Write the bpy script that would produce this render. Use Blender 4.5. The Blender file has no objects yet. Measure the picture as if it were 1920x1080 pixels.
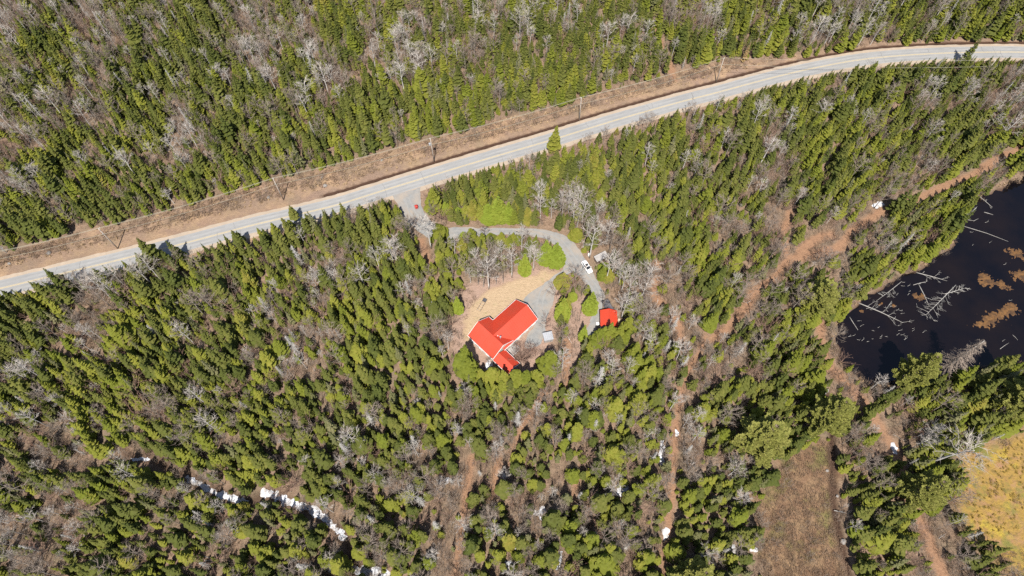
import bpy, bmesh, math, random
import numpy as np
from mathutils import Vector, Matrix, noise
from mathutils.geometry import tessellate_polygon

# ------------------------------------------------------------------ camera, sky, sun, exposure
SC = bpy.context.scene
TILT = math.radians(28.0)          # optical axis measured from straight down
CAM_H = 185.0
FPX = 1280.0                       # focal length in pixels of the 1920 px wide photograph
cam_d = bpy.data.cameras.new("camera")
cam_d.sensor_width = 36.0
cam_d.lens = 36.0 * FPX / 1920.0
cam_d.clip_start = 1.0
cam_d.clip_end = 5000.0
cam = bpy.data.objects.new("camera", cam_d)
SC.collection.objects.link(cam)
cam.location = (0, 0, CAM_H)
cam.rotation_euler = (TILT, 0, 0)
SC.camera = cam

SUN_EL = math.radians(59.0)
SHADOW_AZ = math.radians(4.0)      # shadows fall away from the camera, slightly to +X
world = bpy.data.worlds.new("World")
SC.world = world
world.use_nodes = True
wn = world.node_tree
wn.nodes.clear()
w_out = wn.nodes.new("ShaderNodeOutputWorld")
w_bg = wn.nodes.new("ShaderNodeBackground")
w_sky = wn.nodes.new("ShaderNodeTexSky")
w_sky.sky_type = 'NISHITA'
w_sky.sun_disc = False
w_sky.sun_elevation = SUN_EL
w_sky.sun_rotation = math.pi + SHADOW_AZ
w_bg.inputs[1].default_value = 0.09
wn.links.new(w_sky.outputs[0], w_bg.inputs[0])
wn.links.new(w_bg.outputs[0], w_out.inputs[0])

sun_d = bpy.data.lights.new("sun", 'SUN')
sun_d.energy = 5.0
sun_d.angle = math.radians(0.53)
sun_d.color = (1.0, 0.95, 0.87)
sun = bpy.data.objects.new("sun", sun_d)
SC.collection.objects.link(sun)
sdir = Vector((math.sin(SHADOW_AZ) * math.cos(SUN_EL), math.cos(SHADOW_AZ) * math.cos(SUN_EL), -math.sin(SUN_EL)))
sun.rotation_euler = sdir.to_track_quat('-Z', 'Y').to_euler()
sun.location = (0, -40, 200)

SC.view_settings.view_transform = 'Standard'
SC.view_settings.look = 'None'
SC.view_settings.gamma = 1.0
SC.view_settings.exposure = 0.66
SC.view_settings.use_curve_mapping = False
SC.cycles.max_bounces = 4
SC.cycles.diffuse_bounces = 2
SC.cycles.glossy_bounces = 2
SC.cycles.transmission_bounces = 2
SC.cycles.use_denoising = False

# ------------------------------------------------------------------ helpers
rng = np.random.default_rng(7)
random.seed(7)
COL = SC.collection
CT, ST = math.cos(TILT), math.sin(TILT)

SCL = CAM_H / 155.0               # plan measurements below were taken for a 155 m camera height

def gp(u, v, z=0.0):
    """photo pixel -> point of the horizontal plane at height z"""
    x = (u - 960) / FPX
    y = (540 - v) / FPX
    t = (CAM_H - z) / (CT - y * ST)
    return (x * t, t * (y * CT + ST))

def G(pts, z=0.0):
    return [gp(u, v, z) for u, v in pts]

def project(X, Y, Z):
    dz = Z - CAM_H
    d = Y * ST - dz * CT
    yy = Y * CT + dz * ST
    return 960 + FPX * X / d, 540 - FPX * yy / d

def tag(o, label=None, cat=None, group=None, kind=None):
    if label: o['label'] = label
    if cat: o['category'] = cat
    if group: o['group'] = group
    if kind: o['kind'] = kind
    return o

def empty(name, loc=(0, 0, 0), rz=0.0):
    o = bpy.data.objects.new(name, None)
    COL.objects.link(o)
    o.location = loc
    o.rotation_euler = (0, 0, rz)
    o.empty_display_size = 0.2
    return o

def link(name, me, parent=None, loc=(0, 0, 0), rz=0.0):
    o = bpy.data.objects.new(name, me)
    COL.objects.link(o)
    o.location = loc
    o.rotation_euler = (0, 0, rz)
    if parent: o.parent = parent
    return o

class MB:
    """collects faces of one mesh"""
    def __init__(s):
        s.v = []; s.f = []; s.m = []
    def add(s, verts, faces, mi=0):
        b = len(s.v)
        s.v.extend([tuple(p) for p in verts])
        for f in faces:
            s.f.append(tuple(i + b for i in f)); s.m.append(mi)
    def box(s, c, d, rot=None, mi=0):
        hx, hy, hz = d[0] / 2, d[1] / 2, d[2] / 2
        vs = [Vector((x, y, z)) for z in (-hz, hz) for y in (-hy, hy) for x in (-hx, hx)]
        if rot is not None: vs = [rot @ q for q in vs]
        vs = [q + Vector(c) for q in vs]
        s.add(vs, [(0, 2, 3, 1), (4, 5, 7, 6), (0, 1, 5, 4), (2, 6, 7, 3), (0, 4, 6, 2), (1, 3, 7, 5)], mi)
    def tube(s, pts, radii, n=6, cap=True, mi=0):
        pts = [Vector(p) for p in pts]
        rings = []
        for i, p in enumerate(pts):
            a = pts[max(0, i - 1)]; b = pts[min(len(pts) - 1, i + 1)]
            t = (b - a).normalized()
            ref = Vector((0, 0, 1)) if abs(t.z) < 0.9 else Vector((1, 0, 0))
            x = t.cross(ref).normalized(); y = t.cross(x)
            rings.append([p + (x * math.cos(2 * math.pi * k / n) + y * math.sin(2 * math.pi * k / n)) * radii[i] for k in range(n)])
        vs = [q for r in rings for q in r]
        fs = []
        for i in range(len(pts) - 1):
            for k in range(n):
                k2 = (k + 1) % n
                fs.append((i * n + k, (i + 1) * n + k, (i + 1) * n + k2, i * n + k2))
        if cap:
            fs.append(tuple(range(n)))
            fs.append(tuple((len(pts) - 1) * n + k for k in reversed(range(n))))
        s.add(vs, fs, mi)
    def mesh(s, name, mats, smooth=False):
        me = bpy.data.meshes.new(name)
        me.from_pydata(s.v, [], s.f)
        if not isinstance(mats, (list, tuple)): mats = [mats]
        for m in mats: me.materials.append(m)
        if len(mats) > 1: me.polygons.foreach_set('material_index', s.m)
        if smooth: me.polygons.foreach_set('use_smooth', [True] * len(s.f))
        me.update()
        return me
    def build(s, name, mats, parent=None, loc=(0, 0, 0), rz=0.0, smooth=False):
        return link(name, s.mesh(name, mats, smooth), parent, loc, rz)

# ---- 2D geometry on arrays
def inside(poly, X, Y):
    r = np.zeros(X.shape, bool)
    n = len(poly)
    for i in range(n):
        x1, y1 = poly[i]; x2, y2 = poly[(i + 1) % n]
        if y1 == y2: continue
        c = ((y1 > Y) != (y2 > Y)) & (X < (x2 - x1) * (Y - y1) / (y2 - y1) + x1)
        r ^= c
    return r

def dist_line(line, X, Y, closed=False):
    d = np.full(X.shape, 1e9)
    n = len(line)
    for i in range(n if closed else n - 1):
        x1, y1 = line[i]; x2, y2 = line[(i + 1) % n]
        dx, dy = x2 - x1, y2 - y1
        L = dx * dx + dy * dy + 1e-9
        t = np.clip(((X - x1) * dx + (Y - y1) * dy) / L, 0, 1)
        d = np.minimum(d, np.hypot(X - x1 - t * dx, Y - y1 - t * dy))
    return d

def sdist(poly, X, Y):
    """signed distance, positive inside"""
    d = dist_line(poly, X, Y, True)
    return np.where(inside(poly, X, Y), d, -d)

def sstep(a, b, x):
    t = np.clip((x - a) / (b - a), 0, 1)
    return t * t * (3 - 2 * t)

def catmull(pts, n=6):
    P = [Vector((p[0], p[1])) for p in pts]
    P = [P[0] * 2 - P[1]] + P + [P[-1] * 2 - P[-2]]
    out = []
    for i in range(1, len(P) - 2):
        for k in range(n):
            t = k / n
            a, b, c, d = P[i - 1], P[i], P[i + 1], P[i + 2]
            q = 0.5 * ((2 * b) + (c - a) * t + (2 * a - 5 * b + 4 * c - d) * t * t + (3 * b - a - 3 * c + d) * t ** 3)
            out.append((q.x, q.y))
    out.append((P[-2].x, P[-2].y))
    return out

def vnoise(X, Y, scale, seed=0):
    """smooth value noise on arrays, -1..1"""
    x = X / scale + seed * 17.3; y = Y / scale + seed * 9.1
    xi = np.floor(x).astype(int); yi = np.floor(y).astype(int)
    fx = x - xi; fy = y - yi
    fx = fx * fx * (3 - 2 * fx); fy = fy * fy * (3 - 2 * fy)
    def h(a, b):
        n = (a * 374761393 + b * 668265263 + seed * 1442695041) & 0x7fffffff
        n = ((n ^ (n >> 13)) * 1274126177) & 0x7fffffff
        return ((n ^ (n >> 16)) & 0xffff) / 32767.5 - 1
    return (h(xi, yi) * (1 - fx) + h(xi + 1, yi) * fx) * (1 - fy) + (h(xi, yi + 1) * (1 - fx) + h(xi + 1, yi + 1) * fx) * fy

# ------------------------------------------------------------------ materials
def new_mat(name):
    m = bpy.data.materials.new(name)
    m.use_nodes = True
    nt = m.node_tree
    b = nt.nodes["Principled BSDF"]
    return m, nt, b

def setc(b, c, rough=0.8, spec=0.3, metal=0.0):
    b.inputs['Base Color'].default_value = (*c, 1)
    b.inputs['Roughness'].default_value = rough
    b.inputs['Specular IOR Level'].default_value = spec
    b.inputs['Metallic'].default_value = metal

def nnode(nt, t, **kw):
    n = nt.nodes.new(t)
    for k, v in kw.items(): setattr(n, k, v)
    return n

def noise_fac(nt, scale, detail=4, rough=0.6, coord='Object', lo=0.3, hi=0.7):
    tc = nnode(nt, 'ShaderNodeTexCoord')
    nz = nnode(nt, 'ShaderNodeTexNoise')
    nz.inputs['Scale'].default_value = scale
    nz.inputs['Detail'].default_value = detail
    nz.inputs['Roughness'].default_value = rough
    nt.links.new(tc.outputs[coord], nz.inputs['Vector'])
    mr = nnode(nt, 'ShaderNodeMapRange')
    mr.inputs[1].default_value = lo
    mr.inputs[2].default_value = hi
    nt.links.new(nz.outputs[0], mr.inputs[0])
    return mr.outputs[0]

def mix(nt, fac, a, b):
    m = nnode(nt, 'ShaderNodeMix', data_type='RGBA')
    for i, x in ((6, a), (7, b)):
        if isinstance(x, (tuple, list)): m.inputs[i].default_value = (*x[:3], 1)
        else: nt.links.new(x, m.inputs[i])
    if isinstance(fac, (int, float)): m.inputs[0].default_value = fac
    else: nt.links.new(fac, m.inputs[0])
    return m.outputs[2]

def noisy(name, c1, c2, scale=2.0, rough=0.85, spec=0.2, detail=5, bump=0.0, coord='Object', metal=0.0, c3=None, s3=0.3):
    m, nt, b = new_mat(name)
    setc(b, c1, rough, spec, metal)
    f = noise_fac(nt, scale, detail, coord=coord)
    col = mix(nt, f, c1, c2)
    if c3 is not None:
        f3 = noise_fac(nt, s3, 4, coord=coord, lo=0.42, hi=0.68)
        col = mix(nt, f3, col, c3)
    nt.links.new(col, b.inputs['Base Color'])
    if bump:
        bp = nnode(nt, 'ShaderNodeBump')
        bp.inputs['Strength'].default_value = bump
        bp.inputs['Distance'].default_value = 0.1
        nt.links.new(f, bp.inputs['Height'])
        nt.links.new(bp.outputs[0], b.inputs['Normal'])
    return m

def leaf_mat(name, c1, c2, c3, transl=0.25, scale=1.2):
    """foliage: every tree its own tone, clumps of two tones within a tree"""
    m, nt, b = new_mat(name)
    setc(b, c1, 0.7, 0.12)
    oi = nnode(nt, 'ShaderNodeObjectInfo')
    col = mix(nt, oi.outputs['Random'], c1, c2)
    f = noise_fac(nt, scale, 3, lo=0.35, hi=0.7)
    col = mix(nt, f, col, c3)
    nt.links.new(col, b.inputs['Base Color'])
    tr = nnode(nt, 'ShaderNodeBsdfTranslucent')
    nt.links.new(col, tr.inputs[0])
    ms = nnode(nt, 'ShaderNodeMixShader')
    ms.inputs[0].default_value = transl
    out = nt.nodes['Material Output']
    nt.links.new(b.outputs[0], ms.inputs[1])
    nt.links.new(tr.outputs[0], ms.inputs[2])
    nt.links.new(ms.outputs[0], out.inputs[0])
    return m

def wood_mat(name, c1, c2, c3, scale=2.0):
    m, nt, b = new_mat(name)
    setc(b, c1, 0.85, 0.2)
    oi = nnode(nt, 'ShaderNodeObjectInfo')
    col = mix(nt, oi.outputs['Random'], c1, c2)
    col = mix(nt, noise_fac(nt, scale, 3), col, c3)
    nt.links.new(col, b.inputs['Base Color'])
    return m

M = {}
M['spruce'] = leaf_mat('spruce_needles', (0.052, 0.065, 0.016), (0.165, 0.160, 0.038), (0.096, 0.113, 0.022))
M['fir'] = leaf_mat('fir_needles', (0.105, 0.126, 0.017), (0.235, 0.220, 0.040), (0.160, 0.180, 0.022))
M['lichen_spruce'] = leaf_mat('lichened_needles', (0.130, 0.130, 0.055), (0.22, 0.20, 0.105), (0.105, 0.115, 0.040))
M['cedar'] = leaf_mat('cedar_fronds', (0.165, 0.205, 0.026), (0.225, 0.235, 0.035), (0.19, 0.240, 0.030))
M['gold'] = leaf_mat('bronzed_cedar_fronds', (0.235, 0.200, 0.040), (0.25, 0.215, 0.045), (0.17, 0.185, 0.030))
M['pine'] = leaf_mat('pine_needles', (0.215, 0.215, 0.055), (0.25, 0.24, 0.065), (0.165, 0.175, 0.038))
M['russet'] = leaf_mat('russet_needles', (0.30, 0.20, 0.085), (0.33, 0.22, 0.10), (0.24, 0.17, 0.08))
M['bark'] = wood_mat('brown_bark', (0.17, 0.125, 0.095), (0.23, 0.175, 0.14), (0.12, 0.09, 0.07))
M['grey_bark'] = wood_mat('grey_bark', (0.31, 0.265, 0.225), (0.40, 0.35, 0.305), (0.22, 0.185, 0.155))
M['white_bark'] = wood_mat('white_bark', (0.56, 0.53, 0.49), (0.68, 0.65, 0.61), (0.42, 0.39, 0.36), 0.8)
M['grey_twig'] = wood_mat('grey_twigs', (0.215, 0.175, 0.14), (0.30, 0.245, 0.205), (0.18, 0.14, 0.11))
M['pale_twig'] = wood_mat('pale_twigs', (0.38, 0.345, 0.305), (0.50, 0.46, 0.415), (0.31, 0.27, 0.235))
M['pink_twig'] = wood_mat('pinkish_twigs', (0.25, 0.155, 0.115), (0.23, 0.155, 0.12), (0.185, 0.115, 0.085))
M['brush'] = wood_mat('brush_stems', (0.235, 0.158, 0.105), (0.32, 0.235, 0.17), (0.18, 0.118, 0.08))
M['dead'] = wood_mat('dead_grey_wood', (0.33, 0.315, 0.29), (0.43, 0.41, 0.38), (0.25, 0.235, 0.215))
M['asphalt'] = noisy('worn_asphalt', (0.255, 0.252, 0.245), (0.295, 0.29, 0.282), 0.6, 0.9, 0.2, 8, c3=(0.235, 0.232, 0.226), s3=0.12)
M['track'] = noisy('worn_wheel_path', (0.225, 0.224, 0.22), (0.275, 0.272, 0.266), 0.5, 0.85, 0.25, 8, c3=(0.21, 0.209, 0.206), s3=0.15)
M['gravel_track'] = noisy('packed_gravel', (0.225, 0.223, 0.216), (0.265, 0.258, 0.246), 0.9, 0.95, 0.1, 8)
M['yellow'] = noisy('faded_yellow_paint', (0.50, 0.38, 0.18), (0.38, 0.32, 0.21), 1.5, 0.7)
M['shoulder'] = noisy('sandy_shoulder', (0.39, 0.315, 0.24), (0.32, 0.255, 0.195), 0.8, 0.95, 0.1, 8, c3=(0.32, 0.26, 0.20), s3=0.25)
M['gravel'] = noisy('grey_gravel', (0.185, 0.188, 0.186), (0.25, 0.248, 0.24), 0.9, 0.95, 0.1, 8, c3=(0.29, 0.25, 0.21), s3=0.2)
M['peat'] = noisy('wet_peat', (0.045, 0.024, 0.016), (0.075, 0.04, 0.026), 1.2, 0.8, 0.2, 6)
M['crack'] = noisy('tar_seal', (0.14, 0.135, 0.13), (0.18, 0.17, 0.165), 2)
M['snow'] = noisy('old_snow', (0.60, 0.62, 0.67), (0.46, 0.475, 0.51), 1.2, 0.7, 0.2, 6, c3=(0.42, 0.38, 0.34), s3=0.6)
M['roof'] = noisy('red_metal_roof', (0.50, 0.041, 0.012), (0.46, 0.037, 0.012), 0.35, 0.6, 0.5, c3=(0.42, 0.045, 0.018), s3=0.25)
_b = M['roof'].node_tree.nodes['Principled BSDF']
_b.inputs['Coat Weight'].default_value = 0.2; _b.inputs['Coat Roughness'].default_value = 0.58; _b.inputs['Coat IOR'].default_value = 1.7
M['red_paint'] = noisy('red_paint', (0.42, 0.045, 0.035), (0.36, 0.04, 0.03), 2, 0.6)
M['siding'] = noisy('pale_siding', (0.55, 0.52, 0.47), (0.50, 0.47, 0.43), 1.0, 0.7)
M['trim'] = noisy('white_trim', (0.80, 0.79, 0.77), (0.74, 0.73, 0.71), 1.5, 0.5)
M['glass_dark'], _nt, _b = new_mat('window_glass'); setc(_b, (0.02, 0.024, 0.03), 0.08, 0.6)
M['metal_grey'] = noisy('grey_sheet_metal', (0.33, 0.34, 0.36), (0.27, 0.28, 0.30), 1.2, 0.55, 0.4)
M['weathered'] = noisy('weathered_boards', (0.27, 0.25, 0.235), (0.36, 0.34, 0.325), 1.5, 0.85)
M['lumber'] = noisy('pale_lumber', (0.46, 0.38, 0.28), (0.38, 0.31, 0.23), 2.0, 0.85)
M['dark_cloth'] = noisy('dark_tarpaulin', (0.05, 0.052, 0.065), (0.09, 0.09, 0.105), 1.5, 0.6, 0.4)
M['tank'] = noisy('white_enamel', (0.78, 0.77, 0.72), (0.70, 0.69, 0.64), 2.0, 0.5)
M['car_paint'], _nt, _b = new_mat('white_car_paint'); setc(_b, (0.80, 0.80, 0.80), 0.25, 0.5)
M['rubber'], _nt, _b = new_mat('black_rubber'); setc(_b, (0.025, 0.025, 0.025), 0.8, 0.3)
M['rim'], _nt, _b = new_mat('alloy'); setc(_b, (0.5, 0.5, 0.52), 0.35, 0.5, 0.8)
M['lamp_red'], _nt, _b = new_mat('red_lens'); setc(_b, (0.35, 0.02, 0.02), 0.3, 0.5)
M['lamp_clear'], _nt, _b = new_mat('clear_lens'); setc(_b, (0.6, 0.6, 0.6), 0.15, 0.5)
M['pole'] = noisy('silvered_pole_wood', (0.40, 0.35, 0.30), (0.32, 0.27, 0.23), 1.5, 0.85)
M['wire'], _nt, _b = new_mat('aluminium_wire'); setc(_b, (0.27, 0.25, 0.19), 0.7, 0.2)
M['rock'] = noisy('granite', (0.27, 0.25, 0.23), (0.19, 0.175, 0.16), 1.5, 0.9, 0.2, 6)
M['mat'] = noisy('orange_bog_moss', (0.17, 0.085, 0.032), (0.10, 0.056, 0.026), 0.9, 0.9, 0.15, 8, bump=0.6, c3=(0.05, 0.03, 0.02), s3=0.45)
M['sedge'] = wood_mat('dry_sedge', (0.42, 0.30, 0.18), (0.48, 0.36, 0.225), (0.33, 0.23, 0.14))
M['bog_sedge'] = wood_mat('ochre_sedge', (0.33, 0.24, 0.045), (0.38, 0.27, 0.075), (0.26, 0.17, 0.05))

def water_mat():
    m, nt, b = new_mat('peat_water')
    setc(b, (0.004, 0.003, 0.004), 0.05, 0.4)
    f = noise_fac(nt, 0.05, 4, coord='Object', lo=0.35, hi=0.7)
    col = mix(nt, f, (0.003, 0.0025, 0.004), (0.010, 0.006, 0.005))
    nt.links.new(col, b.inputs['Base Color'])
    f2 = noise_fac(nt, 1.5, 3, coord='Object')
    bp = nnode(nt, 'ShaderNodeBump')
    bp.inputs['Strength'].default_value = 0.03
    nt.links.new(f2, bp.inputs['Height'])
    nt.links.new(bp.outputs[0], b.inputs['Normal'])
    return m
M['water'] = water_mat()

# ------------------------------------------------------------------ traced ground plan (photo pixels -> metres)
ROAD = catmull(G([(-420, 632), (-200, 586), (-100, 563), (0, 541), (100, 517), (200, 493), (300, 468), (347, 456), (433, 433), (483, 420),
                  (547, 405), (633, 384), (707, 361), (840, 320), (940, 290), (1023, 266), (1107, 240), (1173, 220),
                  (1273, 192), (1347, 173), (1413, 155), (1480, 138), (1547, 123.5), (1613, 112), (1680, 105), (1763, 100),
                  (1847, 98), (1913, 98), (2010, 101), (2150, 112), (2400, 140)]), 4)
NORTH_EDGE = [(-400, 575), (-200, 530), (0, 478), (97, 451), (190, 428), (267, 413), (367, 383), (467, 356), (560, 330), (640, 311), (740, 281),
              (790, 264), (840, 255), (890, 247), (940, 224), (1040, 207), (1107, 178), (1200, 160), (1280, 135), (1347, 118), (1430, 110), (1500, 104)]
VERGE = G(NORTH_EDGE) + [p for p in reversed(G([(-400, 632), (0, 536), (300, 462), (633, 378), (940, 284), (1273, 186), (1480, 132)]))]
DRIVE = G([(736, 366), (752, 395), (768, 418), (792, 440), (812, 449), (835, 449), (870, 446), (905, 443), (960, 440), (1000, 443), (1030, 452), (1050, 472),
           (1056, 495), (1050, 511), (1022, 530), (997, 548), (982, 562), (992, 585), (1004, 603), (994, 622), (984, 640), (986, 652),
           (1008, 650), (1022, 628), (1024, 603), (1036, 572), (1042, 548), (1050, 526), (1066, 511), (1080, 513), (1100, 536),
           (1114, 556), (1117, 580), (1106, 606), (1094, 626), (1112, 632), (1122, 606), (1129, 582), (1134, 556),
           (1124, 534), (1113, 515), (1100, 492), (1086, 466), (1066, 446), (1032, 433), (1005, 429), (960, 428), (900, 427),
           (860, 426), (834, 428), (816, 422), (800, 404), (790, 385), (788, 352)])
LAWN = G([(1050, 512), (1020, 508), (985, 520), (940, 532), (908, 547), (893, 562), (877, 592), (868, 615), (874, 640), (886, 640),
          (925, 605), (985, 565), (1022, 532)])
YARD = G([(1052, 508), (1010, 500), (960, 512), (900, 525), (870, 540), (868, 580), (845, 620), (850, 660), (870, 690), (960, 710), (1010, 700),
          (1030, 650), (1045, 600), (1055, 560)])
ISLAND_BARE = G([(1075, 560), (1100, 555), (1112, 590), (1100, 640), (1065, 720), (1050, 720), (1062, 640), (1068, 590)])
POND = G([(1566, 640), (1578, 602), (1600, 577), (1640, 547), (1680, 522), (1722, 506), (1762, 481), (1788, 457), (1800, 430), (1812, 402),
          (1838, 375), (1868, 355), (1920, 338), (2010, 310), (2150, 300), (2250, 480), (2150, 660), (2010, 672), (1920, 676), (1850, 690), (1780, 706),
          (1720, 716), (1668, 722), (1630, 712), (1600, 695), (1576, 672)])
BOG = G([(1800, 850), (1850, 832), (1920, 800), (2050, 780), (2250, 800), (2300, 1250), (1940, 1220), (1905, 1090), (1868, 1040), (1812, 1000), (1790, 950), (1796, 900)])
CLEARING = G([(1478, 858), (1535, 830), (1560, 830), (1566, 900), (1572, 980), (1600, 1080), (1625, 1180), (1405, 1180), (1425, 1060), (1415, 1000), (1420, 940), (1440, 896)])
DITCH2 = G([(1556, 740), (1562, 800), (1560, 870), (1563, 930), (1570, 985), (1590, 1060), (1612, 1150)])
TRAILS = [
    (G([(1322, 630), (1312, 660), (1292, 690), (1280, 725), (1268, 780), (1263, 850), (1261, 905), (1255, 960), (1245, 1090)]), 0.95),
    (G([(1536, 600), (1542, 640), (1556, 690), (1590, 722), (1628, 768), (1662, 820), (1684, 860), (1706, 940), (1728, 985), (1748, 1030), (1765, 1080), (1790, 1180)]), 1.4),
    (G([(1960, 268), (1880, 295), (1830, 325), (1770, 352), (1710, 376), (1650, 398), (1600, 432), (1570, 466), (1520, 478), (1475, 488), (1455, 520), (1420, 545), (1398, 575), (1375, 605), (1335, 640)]), 1.5),
    (G([(1480, 400), (1470, 440), (1475, 480)]), 1.2),
    (G([(1560, 440), (1530, 450), (1500, 470)]), 1.6),
    (G([(1022, 735), (1005, 765), (985, 790), (968, 825), (958, 855), (950, 885)]), 0.8),
    (G([(1215, 30), (1228, 65), (1245, 95), (1258, 130), (1262, 148)]), 1.3),
    (G([(885, 860), (872, 940), (862, 1000), (852, 1090)]), 0.8),
    (G([(938, 860), (920, 930)]), 0.8),
    (G([(1085, 880), (1072, 950)]), 0.8),
    (G([(790, 452), (800, 480), (806, 500)]), 1.3),
    (G([(1230, 500), (1228, 560), (1270, 600), (1275, 640)]), 1.3),
    (G([(1062, 640), (1060, 690), (1068, 735)]), 1.1),
]
CREEK = G([(235, 852), (290, 862), (345, 890), (375, 905), (400, 922), (440, 935), (470, 940), (500, 925), (530, 935), (560, 950), (600, 966), (628, 988), (648, 1010), (662, 1050), (690, 1075), (760, 1100)])

ROADS_X = np.array
def road_dist(X, Y): return dist_line(ROAD, X, Y)

# ------------------------------------------------------------------ terrain
def ground_height(X, Y):
    X = np.asarray(X, float); Y = np.asarray(Y, float)
    z = 0.35 * vnoise(X, Y, 23, 1) + 0.14 * vnoise(X, Y, 6, 2) + 0.05 * vnoise(X, Y, 2.2, 3)
    flat = np.minimum(sstep(5.5, 13, road_dist(X, Y)), sstep(0.5, 5, -sdist(DRIVE, X, Y)))
    flat = np.minimum(flat, sstep(-1, 5, -sdist(YARD, X, Y)))
    z = z * flat
    # ditch along the north side of the road
    dn = ditch_dist(X, Y)
    z = z - 0.45 * np.exp(-(dn / 0.85) ** 2)
    z = z - 0.9 * np.exp(-(dist_line(DITCH2, X, Y) / 0.9) ** 2)
    z = z - 0.5 * np.exp(-(dist_line(CREEK, X, Y) / 1.3) ** 2)
    sp = sdist(POND, X, Y)
    z = z * sstep(2, 12, -sp) + np.where(sp > -5, -1.3 * sstep(-2.2, 2.2, sp + 1.6 * vnoise(X, Y, 5, 5) + 0.9 * vnoise(X, Y, 1.8, 15)), 0)
    return z

def offset_line(line, d):
    out = []
    for i in range(len(line)):
        a = Vector(line[max(0, i - 1)]); b = Vector(line[min(len(line) - 1, i + 1)])
        t = (b - a).normalized()
        out.append((line[i][0] - t.y * d, line[i][1] + t.x * d))
    return out
DITCH = offset_line(ROAD, 5.05)     # left of travel = north side
DITCH = [p for p in DITCH if p[0] > -66]
def ditch_dist(X, Y):
    return dist_line(DITCH, X, Y)

def grid_axis(lo, hi, step, far):
    core = np.arange(lo, hi + 0.01, step)
    out = []
    d = step
    x = hi
    while x < far:
        d *= 1.6
        x += d
        out.append(x)
    left = [lo - (v - hi) for v in out][::-1]
    return np.concatenate([left, core, out])

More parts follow.
